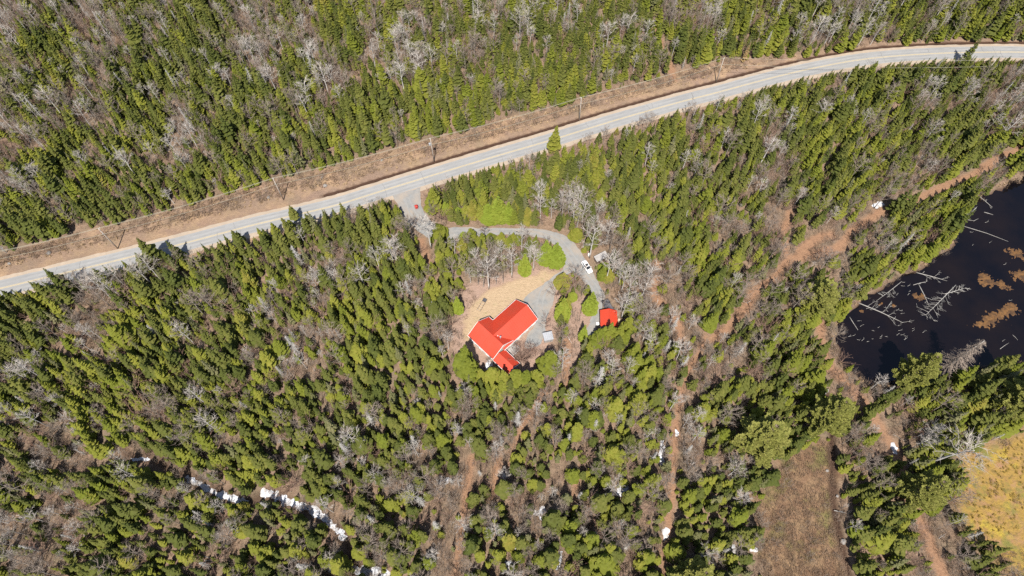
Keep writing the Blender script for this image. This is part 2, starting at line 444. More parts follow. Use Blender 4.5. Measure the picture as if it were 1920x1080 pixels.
def build_ground():
    xs = grid_axis(-235, 235, 1.0, 1500)
    ys = grid_axis(-25, 275, 1.0, 1500)
    X, Y = np.meshgrid(xs, ys)
    nx, ny = len(xs), len(ys)
    Z = ground_height(X, Y)
    V = np.stack([X.ravel(), Y.ravel(), Z.ravel()], 1)
    idx = np.arange(nx * ny).reshape(ny, nx)
    F = np.stack([idx[:-1, :-1], idx[:-1, 1:], idx[1:, 1:], idx[1:, :-1]], -1).reshape(-1, 4)
    me = bpy.data.meshes.new('ground')
    me.vertices.add(len(V)); me.vertices.foreach_set('co', V.ravel())
    me.loops.add(F.size); me.loops.foreach_set('vertex_index', F.ravel())
    me.polygons.add(len(F)); me.polygons.foreach_set('loop_start', np.arange(0, F.size, 4))
    me.polygons.foreach_set('use_smooth', np.ones(len(F), bool))
    me.update(); me.validate()
    Xr, Yr = X.ravel(), Y.ravel()
    tan = np.maximum(sstep(-1.5, 1.5, sdist(VERGE, Xr, Yr)) * (0.62 + 0.38 * vnoise(Xr, Yr, 5, 8)),
                     sstep(-0.8, 0.8, sdist(LAWN, Xr, Yr) + 0.6 * vnoise(Xr, Yr, 2, 4)))
    tan = np.maximum(tan, 0.7 * sstep(8.0, 5.0, road_dist(Xr, Yr)))
    tan = tan * (0.75 + 0.25 * vnoise(Xr, Yr, 9, 18))
    yard = np.maximum(sstep(-2, 1, sdist(YARD, Xr, Yr)), sstep(-1, 1, sdist(ISLAND_BARE, Xr, Yr)))
    tr = np.zeros(len(Xr))
    for line, w in TRAILS:
        tr = np.maximum(tr, sstep(w + 0.8, w - 0.5, dist_line(line, Xr, Yr) + 0.5 * vnoise(Xr, Yr, 3, 6)))
    wet = sstep(0.95, 0.45, ditch_dist(Xr, Yr))
    wet = np.maximum(wet, sstep(1.5, 0.5, dist_line(DITCH2, Xr, Yr) + 0.4 * vnoise(Xr, Yr, 3, 27)))
    wet = np.maximum(wet, 0.8 * np.exp(-(dist_line(CREEK, Xr, Yr) / 1.6) ** 2))
    wet = np.maximum(wet, sstep(-1.2, 1.0, sdist(POND, Xr, Yr)))
    bog = sstep(-3, 3, sdist(BOG, Xr, Yr) + 2 * vnoise(Xr, Yr, 6, 9))
    clr = sstep(-2, 2, sdist(CLEARING, Xr, Yr) + 3.5 * vnoise(Xr, Yr, 7, 9) + 1.5 * vnoise(Xr, Yr, 3, 19))
    for nm, ch in (('cover_a', (tan, yard, tr, wet)), ('cover_b', (bog, clr, sstep(-0.8, 0.8, sdist(LAWN, Xr, Yr) + 0.9 * vnoise(Xr, Yr, 2, 4)), np.ones_like(bog)))):
        at = me.attributes.new(nm, 'FLOAT_COLOR', 'POINT')
        at.data.foreach_set('color', np.stack(ch, 1).astype(np.float32).ravel())
    m, nt, b = new_mat('forest_floor')
    setc(b, (0.3, 0.2, 0.15), 0.95, 0.1)
    def attr(n):
        a = nnode(nt, 'ShaderNodeAttribute', attribute_name=n)
        s = nnode(nt, 'ShaderNodeSeparateColor')
        nt.links.new(a.outputs['Color'], s.inputs[0])
        return s.outputs[0], s.outputs[1], s.outputs[2], a.outputs['Alpha']
    a = attr('cover_a'); bb = attr('cover_b')
    litter = mix(nt, noise_fac(nt, 0.9, 6, 0.7), (0.155, 0.105, 0.070), (0.30, 0.208, 0.148))
    litter = mix(nt, noise_fac(nt, 0.12, 4, lo=0.45, hi=0.7), litter, (0.18, 0.14, 0.095))
    litter = mix(nt, noise_fac(nt, 3.5, 4, lo=0.58, hi=0.72), litter, (0.13, 0.10, 0.06))
    tanc = mix(nt, noise_fac(nt, 0.8, 6, 0.7), (0.45, 0.31, 0.18), (0.30, 0.19, 0.12))
    tanc = mix(nt, noise_fac(nt, 0.25, 5, lo=0.44, hi=0.66), tanc, (0.245, 0.155, 0.115))
    tanc = mix(nt, noise_fac(nt, 0.11, 5, 0.65, lo=0.46, hi=0.6), tanc, mix(nt, noise_fac(nt, 1.6, 5, 0.7), (0.17, 0.11, 0.085), (0.29, 0.20, 0.15)))
    yardc = mix(nt, noise_fac(nt, 1.0, 6, 0.7), (0.36, 0.25, 0.195), (0.27, 0.185, 0.14))
    trc = mix(nt, noise_fac(nt, 0.9, 8, 0.75), (0.315, 0.185, 0.112), (0.23, 0.132, 0.082))
    wetc = mix(nt, noise_fac(nt, 1.5, 5), (0.085, 0.05, 0.034), (0.05, 0.031, 0.023))
    bogc = mix(nt, noise_fac(nt, 0.55, 6, 0.7), (0.34, 0.225, 0.05), (0.24, 0.145, 0.06))
    bogc = mix(nt, noise_fac(nt, 0.16, 4, lo=0.56, hi=0.72), bogc, (0.40, 0.31, 0.04))
    bogc = mix(nt, noise_fac(nt, 0.7, 5, lo=0.52, hi=0.68), bogc, (0.13, 0.10, 0.035))
    bogc = mix(nt, noise_fac(nt, 0.3, 5, lo=0.5, hi=0.7), bogc, (0.30, 0.17, 0.10))
    clrc = mix(nt, noise_fac(nt, 1.6, 6, 0.75), (0.125, 0.072, 0.042), (0.225, 0.14, 0.088))
    clrc = mix(nt, noise_fac(nt, 0.22, 6, lo=0.42, hi=0.66), clrc, (0.25, 0.165, 0.095))
    clrc = mix(nt, noise_fac(nt, 0.4, 5, lo=0.56, hi=0.7), clrc, (0.10, 0.075, 0.045))
    clrc = mix(nt, noise_fac(nt, 0.14, 5, lo=0.52, hi=0.68), clrc, (0.15, 0.135, 0.05))
    bogc = mix(nt, noise_fac(nt, 0.2, 5, lo=0.52, hi=0.68), bogc, (0.17, 0.16, 0.045))
    lawnc = mix(nt, noise_fac(nt, 0.9, 6, 0.7), (0.44, 0.325, 0.21), (0.345, 0.25, 0.155))
    lawnc = mix(nt, noise_fac(nt, 0.35, 5, lo=0.58, hi=0.72), lawnc, (0.30, 0.245, 0.13))
    c = litter
    for f, k in ((a[1], yardc), (a[0], tanc), (bb[2], lawnc), (bb[0], bogc), (bb[1], clrc), (a[2], trc), (a[3], wetc)):
        c = mix(nt, f, c, k)
    nt.links.new(c, b.inputs['Base Color'])
    bp = nnode(nt, 'ShaderNodeBump')
    bp.inputs['Strength'].default_value = 0.7
    bp.inputs['Distance'].default_value = 0.25
    nt.links.new(noise_fac(nt, 1.8, 5, 0.7), bp.inputs['Height'])
    nt.links.new(bp.outputs[0], b.inputs['Normal'])
    me.materials.append(m)
    tag(link('ground', me), kind='structure')
build_ground()

# ------------------------------------------------------------------ road, shoulders, centre lines, driveway, pond
def ribbon(line, d0, d1, z, wob=0.0, seed=0, sub=3):
    """strip between two offsets of a line"""
    pts = []
    for i in range(len(line) - 1):
        for k in range(sub):
            t = k / sub
            pts.append((line[i][0] * (1 - t) + line[i + 1][0] * t, line[i][1] * (1 - t) + line[i + 1][1] * t))
    pts.append(line[-1])
    A = offset_line(pts, d0); B = offset_line(pts, d1)
    mb = MB(); vs = []
    for i in range(len(pts)):
        w = wob * noise.noise(Vector((pts[i][0] * 0.4, pts[i][1] * 0.4, seed))) if wob else 0
        w2 = wob * noise.noise(Vector((pts[i][0] * 0.4, pts[i][1] * 0.4, seed + 9))) if wob else 0
        n = Vector((B[i][0] - A[i][0], B[i][1] - A[i][1])).normalized()
        vs += [(A[i][0] - n.x * w, A[i][1] - n.y * w, z), (B[i][0] + n.x * w2, B[i][1] + n.y * w2, z)]
    fs = [(2 * i, 2 * i + 2, 2 * i + 3, 2 * i + 1) if d1 < d0 else (2 * i, 2 * i + 1, 2 * i + 3, 2 * i + 2) for i in range(len(pts) - 1)]
    fs = [tuple(reversed(f)) for f in fs]
    mb.add(vs, fs)
    return mb
tag(ribbon(ROAD, -4.7, 4.25, 0.03, 0.4, 3).build('road_shoulder', M['shoulder']), kind='structure')
road = tag(ribbon(ROAD, -3.05, 3.05, 0.045, 0.14, 5).build('road', M['asphalt']), kind='structure')
ribbon(ROAD, -0.24, -0.08, 0.051).build('centre_line', M['yellow'], road)
ribbon(ROAD, 0.08, 0.24, 0.051).build('centre_line', M['yellow'], road)
for off in (-2.25, -0.85, 0.85, 2.25):
    ribbon(ROAD, off - 0.3, off + 0.3, 0.0475, 0.14, off * 3).build('wheel_path', M['track'], road)
for k in range(26):           # sealed cracks across the lanes
    i = random.randrange(14, len(ROAD) - 12)
    p = Vector(ROAD[i]); q = Vector(ROAD[i + 1]); t = (q - p).normalized(); n = Vector((-t.y, t.x))
    p = p.lerp(q, random.random())
    a, b = random.choice([(-2.9, 2.9), (-2.9, -0.4), (0.4, 2.9), (-2.9, 0.8)])
    ln = []
    for s in range(6):
        f = a + (b - a) * s / 5
        c = p + n * f + t * random.uniform(-0.25, 0.25)
        ln.append((c.x, c.y))
    ribbon(ln, -0.05, 0.05, 0.0500 + 0.0003 * k, sub=1).build('crack_seal', M['crack'], road)

tag(ribbon(DITCH, -0.36, 0.36, -0.05, 0.25, 11).build('roadside_ditch', M['peat']), kind='structure')

def poly_sheet(poly, z, sub=1.0, wob=0.25, seed=0):
    pts = []
    n = len(poly)
    for i in range(n):
        a = Vector(poly[i]); b = Vector(poly[(i + 1) % n])
        k = max(1, int((b - a).length / sub))
        for j in range(k):
            p = a.lerp(b, j / k)
            w = wob * noise.noise(Vector((p.x * 0.5, p.y * 0.5, seed)))
            w2 = wob * noise.noise(Vector((p.x * 0.5, p.y * 0.5, seed + 5)))
            pts.append((p.x + w, p.y + w2, z))
    tris = tessellate_polygon([[Vector(p) for p in pts]])
    mb = MB()
    fs = []
    for t in tris:
        a, b, c = [Vector(pts[i]) for i in t]
        fs.append(tuple(t) if (b - a).cross(c - a).z > 0 else tuple(reversed(t)))
    mb.add(pts, fs)
    return mb
def smooth_closed(poly, n=3):
    P = list(poly) + list(poly[:3])
    c = catmull([poly[-1]] + P, n)
    return c[n:-2 * n - n + 0][:n * len(poly)]
drive = tag(poly_sheet(catmull(DRIVE, 3), 0.038, 0.8, 0.5, 2).build('driveway', M['gravel']), kind='structure')
DRIVE_MID = catmull(G([(762, 372), (778, 405), (806, 432), (850, 437), (905, 435), (960, 434), (1005, 436), (1045, 450), (1070, 478), (1084, 500)]), 6)
SPUR_A = catmull(G([(1082, 497), (1066, 507), (1045, 520), (1022, 542), (1012, 570), (1014, 600)]), 6)
SPUR_B = catmull(G([(1084, 500), (1100, 520), (1118, 545), (1122, 575), (1112, 605)]), 6)
for ln in (DRIVE_MID, SPUR_A, SPUR_B):
    for off in (-0.8, 0.8):
        ribbon(ln, off - 0.25, off + 0.25, 0.044 if ln is not SPUR_A else 0.046, 0.25, off).build('wheel_track', M['gravel_track'], drive)
_pc = (sum(p[0] for p in POND) / len(POND), sum(p[1] for p in POND) / len(POND))
POND_SHEET = [(p[0] + (p[0] - _pc[0]) * 4.5 / math.hypot(p[0] - _pc[0], p[1] - _pc[1]), p[1] + (p[1] - _pc[1]) * 4.5 / math.hypot(p[0] - _pc[0], p[1] - _pc[1])) for p in POND]
tag(poly_sheet(POND_SHEET, -0.42, 5, 0, 2).build('pond_water', M['water']), kind='structure')

# ------------------------------------------------------------------ buildings
R2 = math.sqrt(0.5)
def hloc(u, w): return ((u + w) * R2 * SCL, (u - w) * R2 * SCL)      # house frame: u to the north-east, w to the south-east

def gable_roof(parent, name, L0, L1, half, eave, ridge, over=0.3, thick=0.14, mat=None, cap0=True, cap1=True, trim=True, cut0=0.0):
    """gable roof along local x from L0 to L1; slopes, ridge cap, fascia and barge boards as parts"""
    mat = mat or M['roof']
    rise = ridge - eave
    sl = rise / half
    for s in (-1, 1):
        mb = MB()
        y1 = s * half
        x0, x1 = L0, L1
        top = [(x0, 0, ridge), (x1, 0, ridge), (x1, y1, eave), (x0, y1, eave)]
        bot = [(p[0], p[1], p[2] - thick) for p in top]
        fs = [(0, 1, 2, 3), (7, 6, 5, 4), (0, 4, 5, 1), (1, 5, 6, 2), (2, 6, 7, 3), (3, 7, 4, 0)]
        if s > 0: fs = [tuple(reversed(f)) for f in fs]
        mb.add(top + bot, fs)
        so = mb.build('roof_slope', mat, parent)
        # standing seams
        n = int(abs(x1 - x0) / 0.6)
        sm = MB()
        nrm = Vector((0, s * sl, 1)).normalized()
        for k in range(1, n):
            x = x0 + (x1 - x0) * k / n
            a = Vector((x, s * 0.06, ridge - 0.06 * sl)); b = Vector((x, y1 * 0.995, eave + sl * half * 0.005))
            h = nrm * 0.03
            w = Vector((0.02, 0, 0))
            sm.add([a - w, a + w, b + w, b - w, a - w + h, a + w + h, b + w + h, b - w + h],
                   [(4, 5, 6, 7), (0, 4, 7, 3), (1, 2, 6, 5), (3, 7, 6, 2)])
        sm.build('standing_seam', mat, so)
        if trim:
            fb = MB()
            fb.box(((x0 + x1) / 2, y1 + s * 0.035, eave - 0.10), (x1 - x0 - 0.02, 0.07, 0.2))
            fb.build('fascia', M['trim'], parent)
    rc = MB()
    rc.add([(L0 - 0.01, -0.14, ridge - 0.14 * sl + 0.045), (L0 - 0.01, 0, ridge + 0.055), (L0 - 0.01, 0.14, ridge - 0.14 * sl + 0.045),
            (L1 + 0.01, -0.14, ridge - 0.14 * sl + 0.045), (L1 + 0.01, 0, ridge + 0.055), (L1 + 0.01, 0.14, ridge - 0.14 * sl + 0.045)],
           [(0, 3, 4, 1), (1, 4, 5, 2)])
    rc.build('ridge_cap', mat, parent)
    if trim:
        for on, x, sx in ((cap0, L0, -1), (cap1, L1, 1)):
            if not on: continue
            for s in (-1, 1):
                bb = MB()
                a = Vector((x + sx * 0.035, 0, ridge - 0.1)); b = Vector((x + sx * 0.035, s * half, eave - 0.1))
                d = Vector((0.035, 0, 0)); h = Vector((0, 0, 0.1))
                bb.add([a - d - h, a + d - h, a + d + h, a - d + h, b - d - h, b + d - h, b + d + h, b - d + h],
                       [(0, 1, 2, 3), (7, 6, 5, 4), (0, 4, 5, 1), (1, 5, 6, 2), (2, 6, 7, 3), (3, 7, 4, 0)])
                bb.build('barge_board', M['trim'], parent)

def walls_gable(parent, x0, x1, half, eave, ridge_in, mat):
    """four walls with gable triangles, one solid mesh"""
    mb = MB()
    prof = [(-half, 0), (half, 0), (half, eave), (0, ridge_in), (-half, eave)]
    vs = [(x0, y, z) for y, z in prof] + [(x1, y, z) for y, z in prof]
    mb.add(vs, [(4, 3, 2, 1, 0), (5, 6, 7, 8, 9), (0, 1, 6, 5), (1, 2, 7, 6), (2, 3, 8, 7), (3, 4, 9, 8), (4, 0, 5, 9)])
    return mb.build('wall', mat, parent)

def window(parent, x, y, z, w, h, axis):
    """framed window on a wall whose outward normal is axis ('+x','-x','+y','-y')"""
    s = 1 if axis[0] == '+' else -1
    def place(c, d):
        return (c, d) if axis[1] == 'y' else (c, d)
    fr = MB()
    def bar(dx, dz, ww, hh, t):
        if axis[1] == 'y': fr.box((x + dx, y + s * t / 2, z + dz), (ww, t, hh))
        else: fr.box((x + s * t / 2, y + dx, z + dz), (t, ww, hh))
    bar(0, h / 2, w + 0.16, 0.08, 0.07); bar(0, -h / 2, w + 0.16, 0.08, 0.09)
    bar(-w / 2 - 0.04, 0, 0.08, h - 0.08, 0.06); bar(w / 2 + 0.04, 0, 0.08, h - 0.08, 0.06); bar(0, 0, 0.05, h - 0.08, 0.05)
    f = fr.build('window', M['trim'], parent)
    g = MB()
    if axis[1] == 'y': g.box((x, y + s * 0.012, z), (w, 0.024, h - 0.08))
    else: g.box((x + s * 0.012, y, z), (0.024, w, h - 0.08))
    g.build('pane', M['glass_dark'], f)

# --- main house: a long wing running NE and a cross wing running NW-SE, plus a low annex at the SE end
ox, oy = hloc(43.9, -50.35)
house = empty('house', (ox, oy, 0), math.radians(45)); house.scale = (SCL,) * 3
tag(house, 'L-shaped house with bright orange-red metal roofs beside the gravel driveway', 'house')
# local x = u (north-east), local y = -w (north-west)
EAVE, RIDGE = 2.85, 5.5
def sub_frame(name, loc, rz):
    return None
# long wing along +x
walls_gable(house, 0.5, 11.35, 3.45, 2.75, 5.25, M['siding'])
gable_roof(house, 'roof', 0.02, 11.7, 3.82, EAVE, RIDGE - 0.04, cap0=False)
# cross wing along y: build rotated by 90 degrees via helper object frames
def rotate_children(before, parent, rz, off):
    new = [o for o in parent.children if o not in before]
    for o in new:
        o.rotation_euler = (0, 0, rz)
        o.location = off
before = set(house.children)
walls_gable(house, -3.3, 4.95, 3.3, 2.75, 5.25, M['siding'])
gable_roof(house, 'roof', -3.55, 5.2, 3.6, EAVE, RIDGE)
rotate_children(before, house, math.radians(90), (0, 0, 0))
# annex south-east: ridge along y, centre u = -1.6
before = set(house.children)
walls_gable(house, -8.5, -3.62, 1.75, 2.1, 3.25, M['siding'])
gable_roof(house, 'roof', -8.75, -3.64, 2.0, 2.3, 3.55, cap1=False)
rotate_children(before, house, math.radians(90), (-1.6, 0, 0))
# windows on the visible walls
for x in (2.0, 4.6, 7.2, 9.8): window(house, x + 2.0 - 1.2, -3.45, 1.6, 1.1, 1.1, '-y')
for y in (3.4, 1.0, -1.4): window(house, -3.3, y, 1.6, 1.0, 1.1, '-x')
for y in (-5.2, -7.2): window(house, -3.35, y, 1.25, 0.8, 0.8, '-x')
for x in (4.0, 7.5): window(house, x, 3.45, 1.6, 1.1, 1.1, '+y')
for y in (-1.7, 1.7): window(house, 11.35, y, 1.6, 1.2, 1.1, '+x')
d = MB(); d.box((10.0 - 4.9, -3.48, 1.05), (0.95, 0.08, 2.05)); dd = d.build('door', M['trim'], house)
h = MB(); h.box((10.0 - 4.9 + 0.35, -3.54, 1.05), (0.12, 0.06, 0.04)); h.build('handle', M['metal_grey'], dd)
# chimney pipe and vent on the cross wing's inner slope
c = MB(); c.tube([(1.0, -1.55, 4.4), (1.0, -1.55, 5.65)], [0.13, 0.13], 10); ch = c.build('chimney_pipe', M['metal_grey'], house)
c = MB(); c.tube([(1.0, -1.55, 5.65), (1.0, -1.55, 5.75), (1.0, -1.55, 5.95)], [0.24, 0.24, 0.03], 10); c.build('cap', M['metal_grey'], ch)
c = MB(); c.tube([(0.9, 0.25 - 1.0, 4.6), (0.9, 0.25 - 1.0, 5.2)], [0.09, 0.09], 8); c.build('vent_pipe', M['trim'], house)
# small porch roof and steps in the inner corner
c = MB(); c.box((2.2, -4.7, 0.25), (2.6, 2.2, 0.5)); c.build('porch_deck', M['weathered'], house)
for k in range(2):
    c = MB(); c.box((3.7 + 0.3 * k, -4.7, 0.16 - 0.08 * k), (0.3, 1.4, 0.32 - 0.16 * k)); c.build('step', M['weathered'], house)
for k, (a, b) in enumerate([((3.45, -5.75), (3.45, -3.9)), ((1.0, -5.75), (3.45, -5.75))]):
    c = MB()
    c.tube([(*a, 1.4), (*b, 1.4)], [0.05, 0.05], 6)
    for t in (0, 0.5, 1):
        p = (a[0] + (b[0] - a[0]) * t, a[1] + (b[1] - a[1]) * t)
        c.tube([(*p, 0.5), (*p, 1.4)], [0.05, 0.05], 6)
    c.build('railing', M['trim'], house)

# --- garage
gar = empty('garage', (23.95 * SCL, 72.75 * SCL, 0), math.radians(90 - 2)); gar.scale = (SCL,) * 3
tag(gar, 'small garage with a scarlet gable roof shaded by conifer tips beside the gravel spur', 'garage')
walls_gable(gar, -2.1, 1.9, 1.95, 2.3, 3.3, M['siding'])
gable_roof(gar, 'roof', -2.35, 2.1, 2.13, 2.4, 3.45, trim=False)
c = MB(); c.box((-2.13, 0, 1.05), (0.07, 2.4, 2.1)); dd = c.build('garage_door', M['trim'], gar)
for k in range(3):
    c = MB(); c.box((-2.18, 0, 0.45 + 0.6 * k), (0.03, 2.3, 0.5)); c.build('panel', M['trim'], dd)

# --- shed with pale sheet roof, by the house court
def lean_shed(name, quad, z0, z1, wall, roof, label, cat='shed'):
    """shed from four roof corners (metres), roof pitched from z1 at the first edge to z0"""
    quad = [(p[0] * SCL, p[1] * SCL) for p in quad]
    cx = sum(p[0] for p in quad) / 4; cy = sum(p[1] for p in quad) / 4
    rz = math.atan2(quad[1][1] - quad[0][1], quad[1][0] - quad[0][0])
    L = (Vector(quad[1]) - Vector(quad[0])).length; W = (Vector(quad[3]) - Vector(quad[0])).length
    e = empty(name, (cx, cy, 0), rz)
    tag(e, label, cat)
    a, b = L / 2, W / 2
    w = MB()
    i = 0.15
    vs = [(-a + i, -b + i, 0), (a - i, -b + i, 0), (a - i, b - i, 0), (-a + i, b - i, 0), (-a + i, -b + i, z0 - 0.1), (a - i, -b + i, z0 - 0.1), (a - i, b - i, z1 - 0.1), (-a + i, b - i, z1 - 0.1)]
    w.add(vs, [(3, 2, 1, 0), (4, 5, 6, 7), (0, 1, 5, 4), (1, 2, 6, 5), (2, 3, 7, 6), (3, 0, 4, 7)])
    w.build('wall', wall, e)
    r = MB()
    vs = [(-a, -b, z0), (a, -b, z0), (a, b, z1), (-a, b, z1)]
    vs += [(p[0], p[1], p[2] - 0.07) for p in vs]
    r.add(vs, [(0, 1, 2, 3), (7, 6, 5, 4), (0, 4, 5, 1), (1, 5, 6, 2), (2, 6, 7, 3), (3, 7, 4, 0)])
    ro = r.build('roof', roof, e)
    n = max(3, int(L / 0.5))
    s = MB()
    for k in range(1, n):
        x = -a + L * k / n
        s.add([(x - 0.03, -b, z0 + 0.003), (x + 0.03, -b, z0 + 0.003), (x + 0.03, b, z1 + 0.003), (x - 0.03, b, z1 + 0.003), (x, -b, z0 + 0.035), (x, b, z1 + 0.035)],
              [(0, 4, 5, 3), (4, 1, 2, 5), (0, 1, 4), (2, 3, 5)])
    s.build('roof_rib', roof, ro)
    dm = MB(); dm.box((-a * 0.2, -b + i - 0.02, 0.9), (0.8, 0.05, 1.7)); dm.build('door', M['weathered'], e)
    return e
q = [(7.9, 66.9), (10.2, 67.4), (9.8, 69.45), (7.5, 68.95)]
lean_shed('shed', q, 1.9, 2.25, M['weathered'], M['metal_grey'], 'small shed with pale sheet-metal roof standing near the house court')
q = [(22.0, 89.2), (25.1, 91.0), (24.6, 92.6), (21.4, 90.8)]
lean_shed('wood_shed', q, 1.8, 2.2, M['bark'], M['weathered'], 'weathered grey wood shed under bare trees across the driveway from the white car')

# --- white tank beside the driveway
t = empty('propane_tank', (*gp(1104, 480), 0))
tag(t, 'small upright white tank at the foot of a bare tree beside the driveway bend', 'tank')
c = MB(); c.tube([(0, 0, 0.1), (0, 0, 0.18), (0, 0, 1.25), (0, 0, 1.42), (0, 0, 1.5)], [0.36, 0.42, 0.42, 0.3, 0.1], 14); c.build('vessel', M['tank'], t, smooth=True)
c = MB(); c.tube([(0, 0, 1.48), (0, 0, 1.68)], [0.14, 0.14], 10); c.build('valve_cap', M['tank'], t)
c = MB(); c.tube([(0, 0, -0.05), (0, 0, 0.14)], [0.3, 0.3], 12); c.build('base_ring', M['metal_grey'], t)

# --- heap under dark tarpaulin behind the garage, crates beside it
def lump(L, W, Hh, n=14, seed=0, rough=0.15):
    mb = MB(); vs = []; fs = []
    for j in range(n + 1):
        for i in range(n + 1):
            x = (i / n * 2 - 1); y = (j / n * 2 - 1)
            r = max(abs(x), abs(y)) ** 1.0
            prof = max(0.0, 1 - r ** 3)
            nz = noise.noise(Vector((x * 2.2 + seed, y * 2.2, seed * 3.1)))
            vs.append((x * L / 2 * (1 + 0.08 * nz), y * W / 2 * (1 + 0.08 * nz), Hh * prof * (1 + rough * 3 * nz) - (0.06 if r > 0.99 else 0)))
    for j in range(n):
        for i in range(n):
            a = j * (n + 1) + i
            fs.append((a, a + 1, a + n + 2, a + n + 1))
    mb.add(vs, fs)
    return mb
h = empty('covered_heap', (24.3 * SCL, 77.2 * SCL, 0), math.radians(112))
tag(h, 'long heap under a dark tarpaulin on the ground behind the scarlet-roofed garage', 'tarpaulin heap')
lump(5.0, 2.5, 1.3, 16, 3).build('tarpaulin', M['dark_cloth'], h, smooth=True)
for k in range(3):
    c = MB(); c.tube([(-1.5 + 1.4 * k, -1.2, 0.75), (-1.5 + 1.4 * k, 0, 1.5), (-1.5 + 1.4 * k, 1.2, 0.75)], [0.03] * 3, 5); c.build('strap', M['metal_grey'], h)
def crate(loc, rz, dims, mat, label):
    e = empty('storage_box', (*loc, 0), rz); tag(e, label, 'box')
    a, b, z = dims
    c = MB(); c.box((0, 0, z / 2), (a, b, z)); c.build('body', mat, e)
    c = MB(); c.box((0, 0, z + 0.035), (a + 0.08, b + 0.08, 0.07)); c.build('lid', mat, e)
    for s in (-1, 1):
        c = MB(); c.box((s * (a / 2 + 0.02), 0, z * 0.65), (0.04, 0.25, 0.06)); c.build('handle', M['metal_grey'], e)
crate((21.35 * SCL, 72.0 * SCL), 0.1, (0.75, 0.95, 0.85), M['tank'], 'white lidded box standing on the gravel against the garage')
crate((26.75 * SCL, 73.1 * SCL), -0.2, (0.6, 0.7, 0.7), M['lumber'], 'pale lumber box by the far wall of the garage near the conifers')
# red boxes flanking the driveway entrance
for px, lab in (((742, 398), 'dark red square gate pillar at the wooded side of the driveway entrance'), ((781, 390), 'brighter red square gate pillar beside a bare tree at the driveway entrance')):
    e = empty('gate_pillar', (*gp(*px), 0), math.radians(18)); tag(e, lab, 'pillar')
    c = MB(); c.box((0, 0, 0.55), (0.85, 0.85, 1.3)); c.build('shaft', M['red_paint'], e)
    c = MB(); c.add([(-.5, -.5, 1.2), (.5, -.5, 1.2), (.5, .5, 1.2), (-.5, .5, 1.2), (0, 0, 1.5)], [(0, 1, 4), (1, 2, 4), (2, 3, 4), (3, 0, 4), (3, 2, 1, 0)]); c.build('cap', M['red_paint'], e)
    c = MB(); c.box((0, 0, 0.06), (1.0, 1.0, 0.16)); c.build('plinth', M['rock'], e)
# lumber frame on the lawn
e = empty('lumber_frame', (*gp(903, 573), 0), math.radians(63)); e.scale = (1.25,) * 3; tag(e, 'long pale lumber frame with a dark bundle lying on the dry lawn', 'frame')
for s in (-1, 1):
    c = MB(); c.box((0, s * 0.42, 0.12), (3.2, 0.12, 0.18)); c.build('rail', M['bark'], e)  # pale lumber rails coloured dark, painting in the shadow lines along the frame
for k in range(5):
    c = MB(); c.box((-1.5 + 0.7 * k, 0, 0.225), (0.1, 0.95, 0.03)); c.build('slat', M['lumber'], e)
lump(0.9, 1.0, 0.55, 8, 6).build('bundle', M['dark_cloth'], e, (1.55, 0, 0.2))

